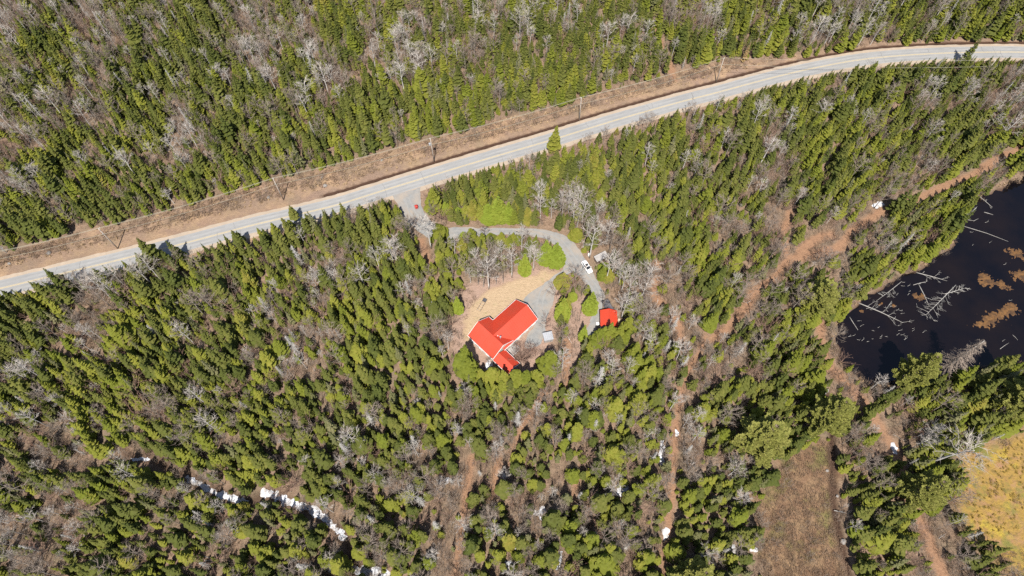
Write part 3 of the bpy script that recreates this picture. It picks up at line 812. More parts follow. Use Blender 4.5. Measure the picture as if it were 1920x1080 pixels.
# ------------------------------------------------------------------ car
def build_car(loc, rz):
    e = empty('parked_car', (*loc, 0.04), rz)
    tag(e, 'white car with a dark glass roof parked on the grey gravel driveway', 'car')
    # cross sections along x (front +): x, half width, z bottom, z belt, z top(hood)
    secs = [(-2.33, 0.70, 0.42, 0.62, 0.80), (-2.22, 0.84, 0.30, 0.72, 0.98), (-1.7, 0.90, 0.25, 0.80, 1.04), (-0.6, 0.92, 0.24, 0.82, 1.02),
            (0.7, 0.92, 0.24, 0.80, 0.98), (1.2, 0.90, 0.24, 0.76, 0.94), (1.9, 0.87, 0.26, 0.68, 0.84), (2.22, 0.78, 0.32, 0.60, 0.72), (2.34, 0.60, 0.42, 0.54, 0.60)]
    b = MB(); vs = []
    for x, w, z0, zb, zt in secs:
        vs += [(x, -w * 0.9, z0), (x, -w, z0 + 0.12), (x, -w, zb), (x, -w * 0.86, zt), (x, -w * 0.4, zt + 0.03), (x, w * 0.4, zt + 0.03), (x, w * 0.86, zt), (x, w, zb), (x, w, z0 + 0.12), (x, w * 0.9, z0)]
    n = 10; fs = []
    for i in range(len(secs) - 1):
        for k in range(n):
            k2 = (k + 1) % n
            fs.append((i * n + k, i * n + k2, (i + 1) * n + k2, (i + 1) * n + k))
    fs.append(tuple(reversed(range(n)))); fs.append(tuple((len(secs) - 1) * n + k for k in range(n)))
    fs = [tuple(reversed(f)) for f in fs]
    b.add(vs, fs)
    bo = b.build('body', M['car_paint'], e, smooth=True)
    # cabin: base ring and roof ring
    base = [(-2.0, 0.74), (-1.2, 0.80), (0.1, 0.80), (1.15, 0.72)]
    roofp = [(-1.62, 0.58), (-1.1, 0.62), (-0.1, 0.62), (0.35, 0.56)]
    def ring(p, z, s): return [(x, s * w, z) for x, w in p]
    zB, zT = 0.98, 1.46
    g = MB()
    for s in (-1, 1):
        A = ring(base, zB, s); T = ring(roofp, zT, s)
        f = [(0, 1, 5, 4), (1, 2, 6, 5), (2, 3, 7, 6)]
        g2 = MB(); g2.add(A + T, f if s < 0 else [tuple(reversed(q)) for q in f]); g2.build('side_window', M['glass_dark'], e)
    def quad(name, pts, m):
        c = MB(); c.add(pts, [(0, 1, 2, 3)]); return c.build(name, m, e)
    quad('windscreen', [(1.15, -0.72, zB), (1.15, 0.72, zB), (0.35, 0.56, zT), (0.35, -0.56, zT)], M['glass_dark'])
    quad('rear_window', [(-2.0, 0.74, zB), (-2.0, -0.74, zB), (-1.62, -0.58, zT), (-1.62, 0.58, zT)], M['glass_dark'])
    r = MB()
    top = [(-1.68, -0.60, zT), (-1.1, -0.65, zT), (-0.1, -0.65, zT), (0.40, -0.59, zT), (0.40, 0.59, zT), (-0.1, 0.65, zT), (-1.1, 0.65, zT), (-1.68, 0.60, zT)]
    r.add(top + [(x * 0.97, y * 0.88, z + 0.06) for x, y, z in top], [tuple(range(8, 16))] + [(k, (k + 1) % 8, 8 + (k + 1) % 8, 8 + k) for k in range(8)])
    ro = r.build('roof', M['car_paint'], e)
    c = MB(); c.box((-0.25, 0, zT + 0.065), (0.85, 0.86, 0.02)); c.build('glass_panel', M['glass_dark'], ro)
    for s in (-1, 1):
        for (ax, az), (bx, bz), w0, w1 in (((1.15, zB), (0.35, zT), 0.745, 0.60), ((-2.0, zB), (-1.62, zT), 0.76, 0.61), ((-0.55, zB), (-0.6, zT), 0.815, 0.635)):
            c = MB(); c.tube([(ax, s * w0, az - 0.03), (bx, s * w1, bz)], [0.05, 0.045], 6); c.build('roof_pillar', M['car_paint'], e)
        c = MB(); c.box((0.85, s * 1.0, 0.98), (0.14, 0.2, 0.13)); c.build('wing_mirror', M['car_paint'], e)
        c = MB(); c.box((2.24, s * 0.60, 0.63), (0.16, 0.26, 0.11)); c.build('headlight', M['lamp_clear'], e)
        c = MB(); c.box((-2.26, s * 0.62, 0.80), (0.14, 0.24, 0.16)); c.build('tail_light', M['lamp_red'], e)
        for x in (-1.42, 1.42):
            c = MB(); c.tube([(x, s * 0.70, 0.32), (x, s * 0.93, 0.32)], [0.33, 0.33], 18)
            wh = c.build('wheel', M['rubber'], e)
            c = MB(); c.tube([(x, s * 0.93, 0.32), (x, s * 0.945, 0.32)], [0.21, 0.2], 14); c.build('rim', M['rim'], wh)
    return e
ca = Vector(gp(1093, 491.5)); cb = Vector(gp(1107.5, 513))
build_car(((ca.x + cb.x) / 2, (ca.y + cb.y) / 2), math.atan2(cb.y - ca.y, cb.x - ca.x))

# ------------------------------------------------------------------ utility poles and wires
POLES = [((-60, 528), 'at the far end of the verge'), ((221, 466), 'leaning over the tan verge where conifer tips reach the road'), ((532, 375), 'standing mid-verge between bare tan grass patches'),
         ((814, 302), 'carrying a pale transformer opposite the driveway mouth'), ((1086, 227), 'standing straight at the edge of the asphalt by grey shrubs'),
         ((1343, 154), 'where the wires turn to cross the road'), ((1830, 158), 'among conifers on the house side of the road bend')]
tops = []
for k, (px, where) in enumerate(POLES):
    x, y = gp(*px)
    e = empty('utility_pole', (x, y, 0)); tag(e, 'wooden utility pole ' + where, 'utility pole', 'utility poles along the road')
    Hh = 11.4
    lean = [0, 0.0, 0, -0.1, -0.25, -0.3, 0][k]
    c = MB(); c.tube([(0, 0, -0.3), (lean * 0.5, 0, Hh * 0.5), (lean, 0, Hh)], [0.19, 0.16, 0.125], 8); c.build('shaft', M['pole'], e, smooth=True)
    yaw = math.radians(108 if k < 5 else 60)
    dx, dy = math.cos(yaw), math.sin(yaw)
    rot = Matrix.Rotation(yaw, 3, 'Z')
    c = MB(); c.box((lean + dx * 0.35, dy * 0.35, Hh - 0.75), (1.1, 0.1, 0.12), rot); arm = c.build('cross_arm', M['pole'], e)
    ins = [(lean, 0, Hh), (lean + dx * 0.8, dy * 0.8, Hh - 0.66)]
    for p in ins:
        c = MB(); c.tube([p, (p[0], p[1], p[2] + 0.12), (p[0], p[1], p[2] + 0.24)], [0.06, 0.09, 0.05], 8); c.build('insulator', M['trim'], e)
    c = MB(); c.box((lean * 0.7, -0.2, Hh - 2.6), (0.16, 0.18, 0.3)); c.build('cable_bracket', M['metal_grey'], e)
    if k == 3:
        c = MB(); c.tube([(lean - 0.45, -0.1, 8.3), (lean - 0.45, -0.1, 8.38), (lean - 0.45, -0.1, 9.3), (lean - 0.45, -0.1, 9.42)], [0.26, 0.34, 0.34, 0.24], 14); tf = c.build('transformer', M['metal_grey'], e)
        c = MB(); c.box((lean - 0.2, -0.05, 8.8), (0.3, 0.1, 0.2)); c.build('bracket', M['metal_grey'], tf)
    if k == 5:
        c = MB(); c.tube([(lean, 0, Hh - 0.9), (-3.6, 1.4, 0)], [0.03, 0.03], 4); c.build('guy_wire', M['wire'], e)
    tops.append([(x + ins[0][0], y + ins[0][1], Hh + 0.22), (x + ins[1][0], y + ins[1][1], Hh - 0.44), (x + lean * 0.7, y - 0.32, Hh - 2.5)])
for w, lab in enumerate(('topmost bare wire strung along the roadside utility poles', 'middle bare wire carried by the pole cross-arms along the road', 'lowest cable slung under the bare wires on the roadside poles')):
    c = MB(); pts = []
    for k in range(len(tops) - 1):
        a, b = Vector(tops[k][w]), Vector(tops[k + 1][w])
        for i in range(12):
            t = i / 12
            p = a.lerp(b, t); p.z -= (0.9 if w < 2 else 1.1) * 4 * t * (1 - t)
            pts.append(p)
    pts.append(Vector(tops[-1][w]))
    c.tube(pts, [0.042 if w < 2 else 0.048] * len(pts), 4)
    tag(c.build('overhead_wire', M['wire']), lab, 'wire', 'overhead wires')

# ------------------------------------------------------------------ tree prototypes (local frame, base at the origin)
def frond(mb, root, ang, L, droop, width, rnd, curl=0.0):
    """one flat, drooping branch spray"""
    ca, sa = math.cos(ang), math.sin(ang)
    def P(r, side, dz): return (root[0] + ca * r - sa * side, root[1] + sa * r + ca * side, root[2] + dz)
    w = L * width
    roll = rnd.uniform(-0.25, 0.25) * w
    z1 = -droop * 0.45 * L + 0.05 * L; z2 = -droop * L + curl * L
    vs = [P(0.05 * L, 0, 0), P(0.48 * L, w * 0.55, z1 - 0.10 * L + roll), P(0.55 * L, 0, z1 + 0.04 * L), P(0.48 * L, -w * 0.55, z1 - 0.10 * L - roll), P(L, 0, z2),
          P(0.80 * L, w * 0.62, z2 * 0.9 - 0.05 * L + roll), P(0.80 * L, -w * 0.62, z2 * 0.9 - 0.05 * L - roll)]
    mb.add(vs, [(0, 2, 1), (0, 3, 2), (2, 4, 5), (2, 5, 1), (2, 6, 4), (2, 3, 6)])

def conifer(seed, H=10.0, R=1.7, gap=0.36, per=8, shape=0.9, bare=0.10, ragged=0.18, width=0.5, droop=0.35):
    rnd = random.Random(seed)
    tk = MB()
    bend = [rnd.uniform(-0.12, 0.12), rnd.uniform(-0.12, 0.12)]
    def ax(z): return (bend[0] * (z / H) ** 2 * 3, bend[1] * (z / H) ** 2 * 3)
    pts = [(*ax(z), z) for z in (-0.25, H * 0.3, H * 0.65, H * 0.98)]
    tk.tube(pts, [0.16, 0.12, 0.07, 0.015], 6)
    cr = MB()
    z = H * bare
    while z < H * 0.97:
        t = (z - H * bare) / (H * (1 - bare))
        Lb = R * (1 - t) ** shape * (0.82 + 0.18 * math.sin(z * 5 + seed)) * min(1.0, 0.65 + t * 2.5)
        n = max(4, int(per * (0.55 + 0.5 * (1 - t))))
        a0 = rnd.uniform(0, 6.28)
        for k in range(n):
            if rnd.random() < 0.06: continue
            L = max(0.22, Lb * rnd.uniform(1 - ragged * 1.4, 1 + ragged))
            x, y = ax(z)
            frond(cr, (x, y, z + rnd.uniform(-0.12, 0.12)), a0 + 6.283 * k / n + rnd.uniform(-0.25, 0.25), L,
                  droop * (1.1 - t * 1.3) + rnd.uniform(-0.1, 0.1), width * rnd.uniform(0.85, 1.2), rnd, 0.05)
        z += gap * (1 - 0.45 * t)
    x, y = ax(H)
    for k in range(5):
        a = k * 1.257
        cr.add([(x, y, H + 0.15), (x + 0.10 * math.cos(a), y + 0.10 * math.sin(a), H - 0.35), (x + 0.10 * math.cos(a + 1.0), y + 0.10 * math.sin(a + 1.0), H - 0.35)], [(0, 1, 2)])
    return tk, cr

def cedar(seed, H=7.0, R=1.6):
    rnd = random.Random(seed)
    tk = MB(); tk.tube([(0, 0, -0.25), (0, 0, H * 0.5), (0.03, 0, H * 0.95)], [0.15, 0.09, 0.015], 6)
    cr = MB()
    z = 0.25
    while z < H:
        t = z / H
        Rb = R * (1 - t ** 1.5) * min(1, 0.75 + t * 1.6) + 0.05
        n = int(7 + 9 * (1 - t))
        a0 = rnd.uniform(0, 6.28)
        for k in range(n):
            a = a0 + 6.283 * k / n + rnd.uniform(-0.3, 0.3)
            L = max(0.3, Rb * rnd.uniform(0.78, 1.15))
            frond(cr, (0, 0, z + rnd.uniform(-0.2, 0.2)), a, L, rnd.uniform(-0.25, 0.12) - 0.15 * t, rnd.uniform(0.40, 0.62), rnd, 0.0)
        z += 0.30
    return tk, cr

def pine(seed, H=14.0, R=5.0):
    rnd = random.Random(seed)
    tk = MB(); tk.tube([(0, 0, -0.3), (0.1, 0, H * 0.5), (0.2, 0.1, H * 0.96)], [0.34, 0.22, 0.04], 8)
    cr = MB()
    z = H * 0.22
    while z < H * 0.97:
        t = (z - H * 0.22) / (H * 0.75)
        Lb = R * (1 - t) ** 0.75 * (0.55 + 0.45 * min(1, t * 3 + 0.4))
        n = rnd.choice([5, 6, 7])
        a0 = rnd.uniform(0, 6.28)
        for k in range(n):
            a = a0 + 6.283 * k / n + rnd.uniform(-0.35, 0.35)
            L = max(0.5, Lb * rnd.uniform(0.6, 1.15))
            up = rnd.uniform(0.02, 0.25) + 0.35 * t
            tip = Vector((math.cos(a) * L, math.sin(a) * L, z + up * L))
            root = Vector((0, 0, z))
            tk.tube([root, root.lerp(tip, 0.95)], [0.06, 0.02], 4, cap=False)
            m = max(3, int(L / 0.42))
            for j in range(m):
                f = 0.30 + 0.70 * (j + 1) / m
                for side in (-1, 0, 1):
                    if side and f > 0.97: continue
                    w = side * L * 0.20 * (1.15 - f) * rnd.uniform(0.7, 1.6)
                    c = root.lerp(tip, f) + Vector((-math.sin(a) * w, math.cos(a) * w, rnd.uniform(-0.05, 0.15)))
                    s = rnd.uniform(0.38, 0.62)
                    for q in range(6):     # a plume of needles
                        b = a + rnd.uniform(-1.2, 1.2) + side * 0.6
                        e = rnd.uniform(-0.15, 0.75)
                        d = Vector((math.cos(b) * math.cos(e), math.sin(b) * math.cos(e), math.sin(e))) * s
                        sd = Vector((-math.sin(b), math.cos(b), rnd.uniform(-0.6, 0.6))) * s * 0.26
                        cr.add([c, c + d * 0.6 + sd, c + d, c + d * 0.6 - sd], [(0, 1, 2, 3)])
        z += rnd.uniform(0.55, 0.85)
    return tk, cr

def bare_tree(seed, H=10.0, spread=0.28, twigs=420, fork=0.35, tw=0.034, trunk_r=0.11, vase=False):
    rnd = random.Random(seed)
    tk = MB(); cr = MB()
    pts = [Vector((0, 0, -0.25))]
    dx = Vector((rnd.uniform(-0.05, 0.05), rnd.uniform(-0.05, 0.05), 0))
    for k in range(1, 7):
        pts.append(Vector((dx.x * H * (k / 6) ** 1.5 + rnd.uniform(-0.07, 0.07), dx.y * H * (k / 6) ** 1.5 + rnd.uniform(-0.07, 0.07), H * 0.96 * k / 6)))
    if vase: pts = pts[:3]
    n = len(pts)
    tk.tube(pts, [trunk_r * (1 - 0.85 * (i / (6.2 if not vase else 6))) for i in range(n)], 6)
    def at(f):
        f = max(0, min(0.999, f)) * (n - 1)
        i = int(f); return pts[i].lerp(pts[i + 1], f - i)
    segs = []
    nb = 13 if not vase else 9
    for k in range(nb):
        f = fork + (0.97 - fork) * (k + rnd.random() * 0.7) / nb if not vase else rnd.uniform(0.75, 0.99)
        p = at(f)
        a = k * 2.4 + rnd.uniform(-0.5, 0.5)
        if vase: L = H * rnd.uniform(0.5, 0.72); el = rnd.uniform(0.75, 1.25)
        else: L = H * spread * (1.25 - f) * rnd.uniform(0.9, 1.45) + 0.3; el = rnd.uniform(0.45, 1.0)
        d = Vector((math.cos(a) * math.cos(el), math.sin(a) * math.cos(el), math.sin(el)))
        mid = p + d * L * 0.5 + Vector((rnd.uniform(-.1, .1), rnd.uniform(-.1, .1), 0)) * L
        tip = p + d * L + Vector((0, 0, 0.15 * L))
        r = 0.045 if not vase else 0.07
        cr.tube([p, mid, tip], [r, r * 0.65, 0.012], 4, cap=False)
        segs += [(p, mid, d), (mid, tip, d)]
        for j in range(3):
            b = p.lerp(mid, 0.5).lerp(tip, rnd.uniform(0.05, 0.85))
            a2 = a + rnd.choice([-1, 1]) * rnd.uniform(0.4, 1.1)
            e2 = rnd.uniform(0.25, 1.1)
            d2 = Vector((math.cos(a2) * math.cos(e2), math.sin(a2) * math.cos(e2), math.sin(e2)))
            L2 = L * rnd.uniform(0.3, 0.55)
            t2 = b + d2 * L2
            cr.tube([b, t2], [0.026, 0.008], 3, cap=False)
            segs.append((b, t2, d2)); segs.append((b, t2, d2))
    for k in range(twigs):
        a, b, d = rnd.choice(segs)
        p = a.lerp(b, rnd.uniform(0.2, 1.0))
        v = (d + Vector((rnd.gauss(0, 0.55), rnd.gauss(0, 0.55), rnd.gauss(0.1, 0.4)))).normalized()
        L = rnd.uniform(0.35, 1.0) * (H / 10)
        s = v.cross(Vector((rnd.uniform(-1, 1), rnd.uniform(-1, 1), rnd.uniform(-1, 1)))).normalized() * tw * 0.5
        cr.add([p - s, p + s, p + v * L], [(0, 1, 2)])
    return tk, cr

def snag(seed, H=10.0, R=1.5, per=4, nt=4):
    rnd = random.Random(seed)
    tk = MB(); tk.tube([(0, 0, -0.25), (0.05, 0, H * 0.5), (rnd.uniform(-.3, .3), rnd.uniform(-.3, .3), H)], [0.17, 0.12, 0.03], 6)
    cr = MB()
    z = H * 0.2
    while z < H * 0.96:
        t = z / H
        for k in range(per):
            a = rnd.uniform(0, 6.28); L = rnd.uniform(0.27, 1.0) * R * (1.15 - t)
            tip = Vector((math.cos(a) * L, math.sin(a) * L, z - 0.25 * L))
            cr.tube([(0, 0, z), tip], [0.035, 0.012], 3, cap=False)
            for j in range(nt):
                q = Vector((0, 0, z)).lerp(tip, rnd.uniform(0.3, 1))
                d = Vector((rnd.uniform(-1, 1), rnd.uniform(-1, 1), rnd.uniform(-0.7, 0.1))).normalized() * rnd.uniform(0.2, 0.5)
                s = Vector((rnd.uniform(-1, 1), rnd.uniform(-1, 1), 0)).normalized() * 0.03
                cr.add([q - s, q + s, q + d], [(0, 1, 2)])
        z += 0.32
    return tk, cr

def brush(seed, H=2.4, n=26, spread=1.1, w=0.03):
    rnd = random.Random(seed); mb = MB()
    for k in range(n):
        a = rnd.uniform(0, 6.28); r = spread * math.sqrt(rnd.random()) * 0.7
        p = Vector((r * math.cos(a), r * math.sin(a), -0.05))
        d = Vector((math.cos(a) * rnd.uniform(0, .35), math.sin(a) * rnd.uniform(0, .35), 1)).normalized()
        L = H * rnd.uniform(0.5, 1.1)
        s = Vector((rnd.uniform(-1, 1), rnd.uniform(-1, 1), 0)).normalized() * w * 0.6
        mb.add([p - s, p + s, p + d * L], [(0, 1, 2)])
        for j in range(3):
            q = p + d * L * rnd.uniform(0.35, 0.85)
            b = rnd.uniform(0, 6.28)
            e = Vector((math.cos(b) * .6, math.sin(b) * .6, 0.8)) * L * rnd.uniform(0.2, 0.4)
            s2 = Vector((-math.sin(b), math.cos(b), 0)) * w * 0.5
            mb.add([q - s2, q + s2, q + e], [(0, 1, 2)])
    return mb

def tuft(seed, H=0.7, n=22):
    rnd = random.Random(seed); mb = MB()
    for k in range(n):
        a = rnd.uniform(0, 6.28); lean = rnd.uniform(0.2, 1.1)
        p = Vector((rnd.uniform(-.18, .18), rnd.uniform(-.18, .18), -0.03))
        d = Vector((math.cos(a) * math.sin(lean), math.sin(a) * math.sin(lean), math.cos(lean))) * H * rnd.uniform(0.7, 1.2)
        s = Vector((-math.sin(a), math.cos(a), 0)) * 0.06
        mb.add([p - s, p + s, p + d * 0.6 + s * 0.8, p + d - Vector((0, 0, 0.12)), p + d * 0.6 - s * 0.8], [(0, 1, 2, 3, 4)])
    return mb

PROTO = {}     # kind -> list of (trunk mesh, crown mesh, joined mesh, nominal height)
def add_proto(kind, tc, mt, mc, H):
    tk, cr = tc
    a = tk.mesh(kind + '_trunk', mt, True); b = cr.mesh(kind + '_crown', mc)
    j = MB(); j.add(tk.v, tk.f, 0); j.add(cr.v, cr.f, 1)
    PROTO.setdefault(kind, []).append((a, b, j.mesh(kind + '_joined', [mt, mc]), H))
for s in range(9):
    r = random.Random(900 + s)
    add_proto('spruce', conifer(10 + s, 10, r.uniform(1.35, 2.4), r.uniform(0.32, 0.46), r.choice([7, 8, 9]), r.uniform(0.65, 1.1), r.uniform(0.05, 0.25), r.uniform(0.2, 0.42), r.uniform(0.42, 0.6), r.uniform(0.25, 0.5)), M['bark'], M['spruce'], 10)
for s in range(7):
    r = random.Random(940 + s)
    add_proto('fir', conifer(30 + s, 8, r.uniform(1.5, 2.4), r.uniform(0.29, 0.38), r.choice([8, 9, 10]), r.uniform(0.55, 0.9), r.uniform(0.03, 0.12), r.uniform(0.14, 0.3), r.uniform(0.48, 0.62), r.uniform(0.12, 0.3)), M['grey_bark'], M['fir'], 8)
for s in range(2):
    add_proto('lichen', conifer(50 + s, 10, 1.5, 0.42, 7, 0.8, 0.15, 0.3, 0.42, 0.45), M['dead'], M['lichen_spruce'], 10)
for s in range(3): add_proto('cedar', cedar(60 + s, 7, [1.6, 1.9, 1.45][s]), M['bark'], M['cedar'], 7)
for s in range(2): add_proto('gold', cedar(70 + s, 6, 1.6), M['bark'], M['gold'], 6)
for s in range(3): add_proto('pine', pine(80 + s, 14, [5.0, 4.4, 5.4][s]), M['bark'], M['pine'], 14)
add_proto('russet', conifer(90, 9, 1.5, 0.4, 8, 0.8, 0.08, 0.25), M['bark'], M['russet'], 9)
for s in range(4): add_proto('grey', bare_tree(100 + s, 10, [0.27, 0.30, 0.24, 0.34][s], 620, [0.38, 0.3, 0.45, 0.35][s]), M['grey_bark'], M['grey_twig'], 10)
for s in range(4): add_proto('birch', bare_tree(120 + s, 11, [0.25, 0.22, 0.30, 0.27][s], 460, [0.45, 0.5, 0.42, 0.55][s], 0.045, 0.15), M['white_bark'], M['pale_twig'], 11)
for s in range(3): add_proto('maple', bare_tree(140 + s, 7, 0.36, 420, 0.2, 0.04, 0.07, vase=(s != 2)), M['grey_bark'], M['pink_twig'], 7)
add_proto('grey_larch', snag(170, 12, 3.4, 8, 9), M['dead'], M['grey_twig'], 12)
for s in range(3): add_proto('snag', snag(160 + s), M['dead'], M['dead'], 10)

# ------------------------------------------------------------------ which trees stand where: cover read from the photograph, 40 px cells
ZONES = '''
BBMBBMDMCDMBMCBD CMDBCMDBDCMCDDDB BWDCMDCMWDDMCDDD
WCDBBBCMDDCBWMBC DMWMBDCMWDMDCMDD MBDDDMWMWBDCMDDC
CDDMBBDMDDCWWDWM DWCWMMBDDDCDMCDM DDDDDDDMDDDDDDDD
CMDMBMDCBDWMWDCB MDWMDDDCDDDCDMDC OOOOOOOODDDDDDDB
MDMBMDDDMDCDDCCB DDDDDCDMDMDCDDOO TTODDDDDDDCWMWBB
BMMCBDDDBCDCMDMD DDCDDDDDMMCBBOOC TDDDMDDDCDMCDDBB
BBDDMDMDWMDCMDMD DDDDCDDDBBBOODDD CMDDBDDDDMDCDDDD
MCDDMCDMWMDDDDDD DDDOOOOOOODDDDDD BDCDBDDDDDDBDDBD
BWDDDCDCDDDDMDOO OOOOCDDDDDDDDDDC DCDBBDDDDTBDDDTO
DDMDDDDOOOOOOOOO OODCCDDDDWWDDDDD DCDDTBCDTODDDDBO
DDDOOOOOOOOOOCCC CDCBBOOOOOOBWDCD DMTCTCBTTODDDDOO
OOOOOOOCDMDDDCCM DDCDCCDBMCOOBBDD DDDTCTTTOODDDDOO
OCDWDDWMDDCDCDMW DDDDDCWBWCOOOCBT CDDMTTOODDDDDOOO
CDDWMBDDDDCDDCBM DDDBDOTWOOMOTMBT MDMTBDDDDDDTOOOO
DDMMBMDDDMDDMDCM DDDDDOOOOODDOBBB TDDMCDDDOOOOOOOO
DDMBBDDDMBDDDMBB DDDMTTOOOOMOOOMB TTDTCDDCTOOOOOOO
DDDMMDDDDCDMDTWC DDDCDMOOOOBDTDCC BMTCDDMTOOOOOCBO
MWDDDDDDMCDDCBTC DDDDDDDDDDDBTMDC TBDBDDDTTTODDDDD
DMCDCDDMDDCDCDDD CDDCDDDCDTDDDCDC TDDDDDDTDTBDDDCD
BMDDMDDBDDCMDMDC DMDMDMDDTBDBWDDM TDDDDDDOCDTDDDDD
CBBMCDCMDCTMDDCD DDDMDMDTDDCBDDMM BDDDDDDOBBMWDDDD
DMBTTCDMCDDDCDDM MMDBDTTBMDMDMCMT BDDDDOOOMDDDDDTT
MDMMDDMDMOCDDTDD DMBMTTTBMDTDBTMT MDDOOOOOCDDDDCOO
TCBBDDDMBCDDDCOD DDDBTTMMBTBMDDMC DDDOOOOMDDDCTBOO
BMBBDDDDMCMDCDDO DMDMTBDDBTMBDDMO DDDOOOOTDCDTBBOO
WBMMDDCMCDDMDDDD CMDMTMDDMBDDMBMD DDDOOOOODDDTTTOO
BBBDDDMDCMDCDDBM BMDCTBDMBDDDCBDD DMDOOOOOCDDTBTOO
'''.strip().split('\n')
ZONES = [r.replace(' ', '') for r in ZONES]
ZA = np.array([[ord(c) for c in r] for r in ZONES])

def zone_at(u, v):
    i = np.clip(np.floor(u / 40 + rng.uniform(-.25, .25, np.shape(u))).astype(int), 0, 47)
    j = np.clip(np.floor(v / 40 + rng.uniform(-.25, .25, np.shape(v))).astype(int), 0, 26)
    return ZA[j, i]

CLEAR_POLYS = [DRIVE, LAWN]
HOUSE_BLOCKS = [[hloc(u, w) for u, w in q] for q in (
    [(39.8, -56), (48, -56), (48, -40.8), (39.8, -40.8)], [(43, -55), (56.5, -55), (56.5, -45.5), (43, -45.5)])]
HOUSE_BLOCKS += [[(x * SCL, y * SCL) for x, y in q] for q in ([(21.3, 70.2), (26.8, 70.2), (26.8, 79.5), (21.3, 79.5)], [(7.2, 66.4), (10.7, 66.4), (10.7, 70), (7.2, 70)], [(21, 88.6), (25.6, 88.6), (25.6, 93), (21, 93)])]

def open_ground(X, Y, m=0.0):
    """True where nothing may grow"""
    bad = road_dist(X, Y) < 5.6 + m
    bad |= sdist(VERGE, X, Y) > -0.3
    bad |= sdist(DRIVE, X, Y) > -0.9 - m
    bad |= sdist(LAWN, X, Y) > -0.3
    bad |= sdist(POND, X, Y) > -0.8
    for q in HOUSE_BLOCKS: bad |= sdist(q, X, Y) > -0.7 - m
    return bad

def hides(X, Y, h, frac=0.8):
    """would the crown stand in front of something the photograph shows clear?"""
    u, v = project(X, Y, h * frac)
    x = (u - 960) / FPX; y = (540 - v) / FPX
    t = CAM_H / (CT - y * ST)
    QX, QY = x * t, t * (y * CT + ST)
    bad = (sdist(DRIVE, QX, QY) > 0.7) | (sdist(LAWN, QX, QY) > 0.3)
    bad |= (sdist(POND, QX, QY) > 2.5)
    bad |= (road_dist(QX, QY) < np.where(u > 640, 3.3, 0.6))
    bad |= (sdist(VERGE, QX, QY) > 1.0) & (Y < QY)
    for line, w in TRAILS[:3]: bad |= dist_line(line, QX, QY) < w * 0.7
    bad |= sdist(CLEARING, QX, QY) > 2.5
    bad |= (dist_line(CREEK[2:13], QX, QY) < 1.3)
    bad |= sdist(BOG, QX, QY) > 3.0
    for q in HOUSE_BLOCKS[:2]: bad |= sdist(q, QX, QY) > 0.6
    bad |= sdist(HOUSE_BLOCKS[2], QX, QY) > 1.6
    bad |= sdist(HOUSE_BLOCKS[3], QX, QY) > 0.5
    return bad

TREES = []      # (kind, x, y, height, width factor, key label or None)
def key(px, kind, wf=1.0, label=None):
    bx, by, tx, ty = px
    X, Y = gp(bx, by)
    best = min(range(10, 220), key=lambda z: abs(project(X, Y, z * 0.1)[1] - ty))
    TREES.append([kind, X, Y, best * 0.1, wf, label])
RAD = {'cedar': 1.65 / 7, 'gold': 1.6 / 6, 'fir': 1.8 / 8, 'spruce': 1.85 / 10}
def key3(px, kind, off, w=90, label=None):
    """silhouette read from the photograph: bottom, top and width w, all three times enlarged"""
    if kind in RAD:
        base = px[1] - 0.36 * w
        key((off[0] + px[0] / 3, off[1] + base / 3, off[0] + px[2] / 3, off[1] + px[3] / 3), kind, 1.0, label)
        t = TREES[-1]
        d = t[2] * ST + CAM_H * CT
        t[3] = min(t[3], 12.0)
        t[4] = (w / 6.0) * d / FPX / (RAD[kind] * t[3])
    else:
        key((off[0] + px[0] / 3, off[1] + px[1] / 3, off[0] + px[2] / 3, off[1] + px[3] / 3), kind, 1.0, label)
        t = TREES[-1]
        t[3] *= w
O5 = (640, 360); O6 = (1280, 360); O9 = (1280, 720); O2 = (640, 0); O3 = (1280, 0)
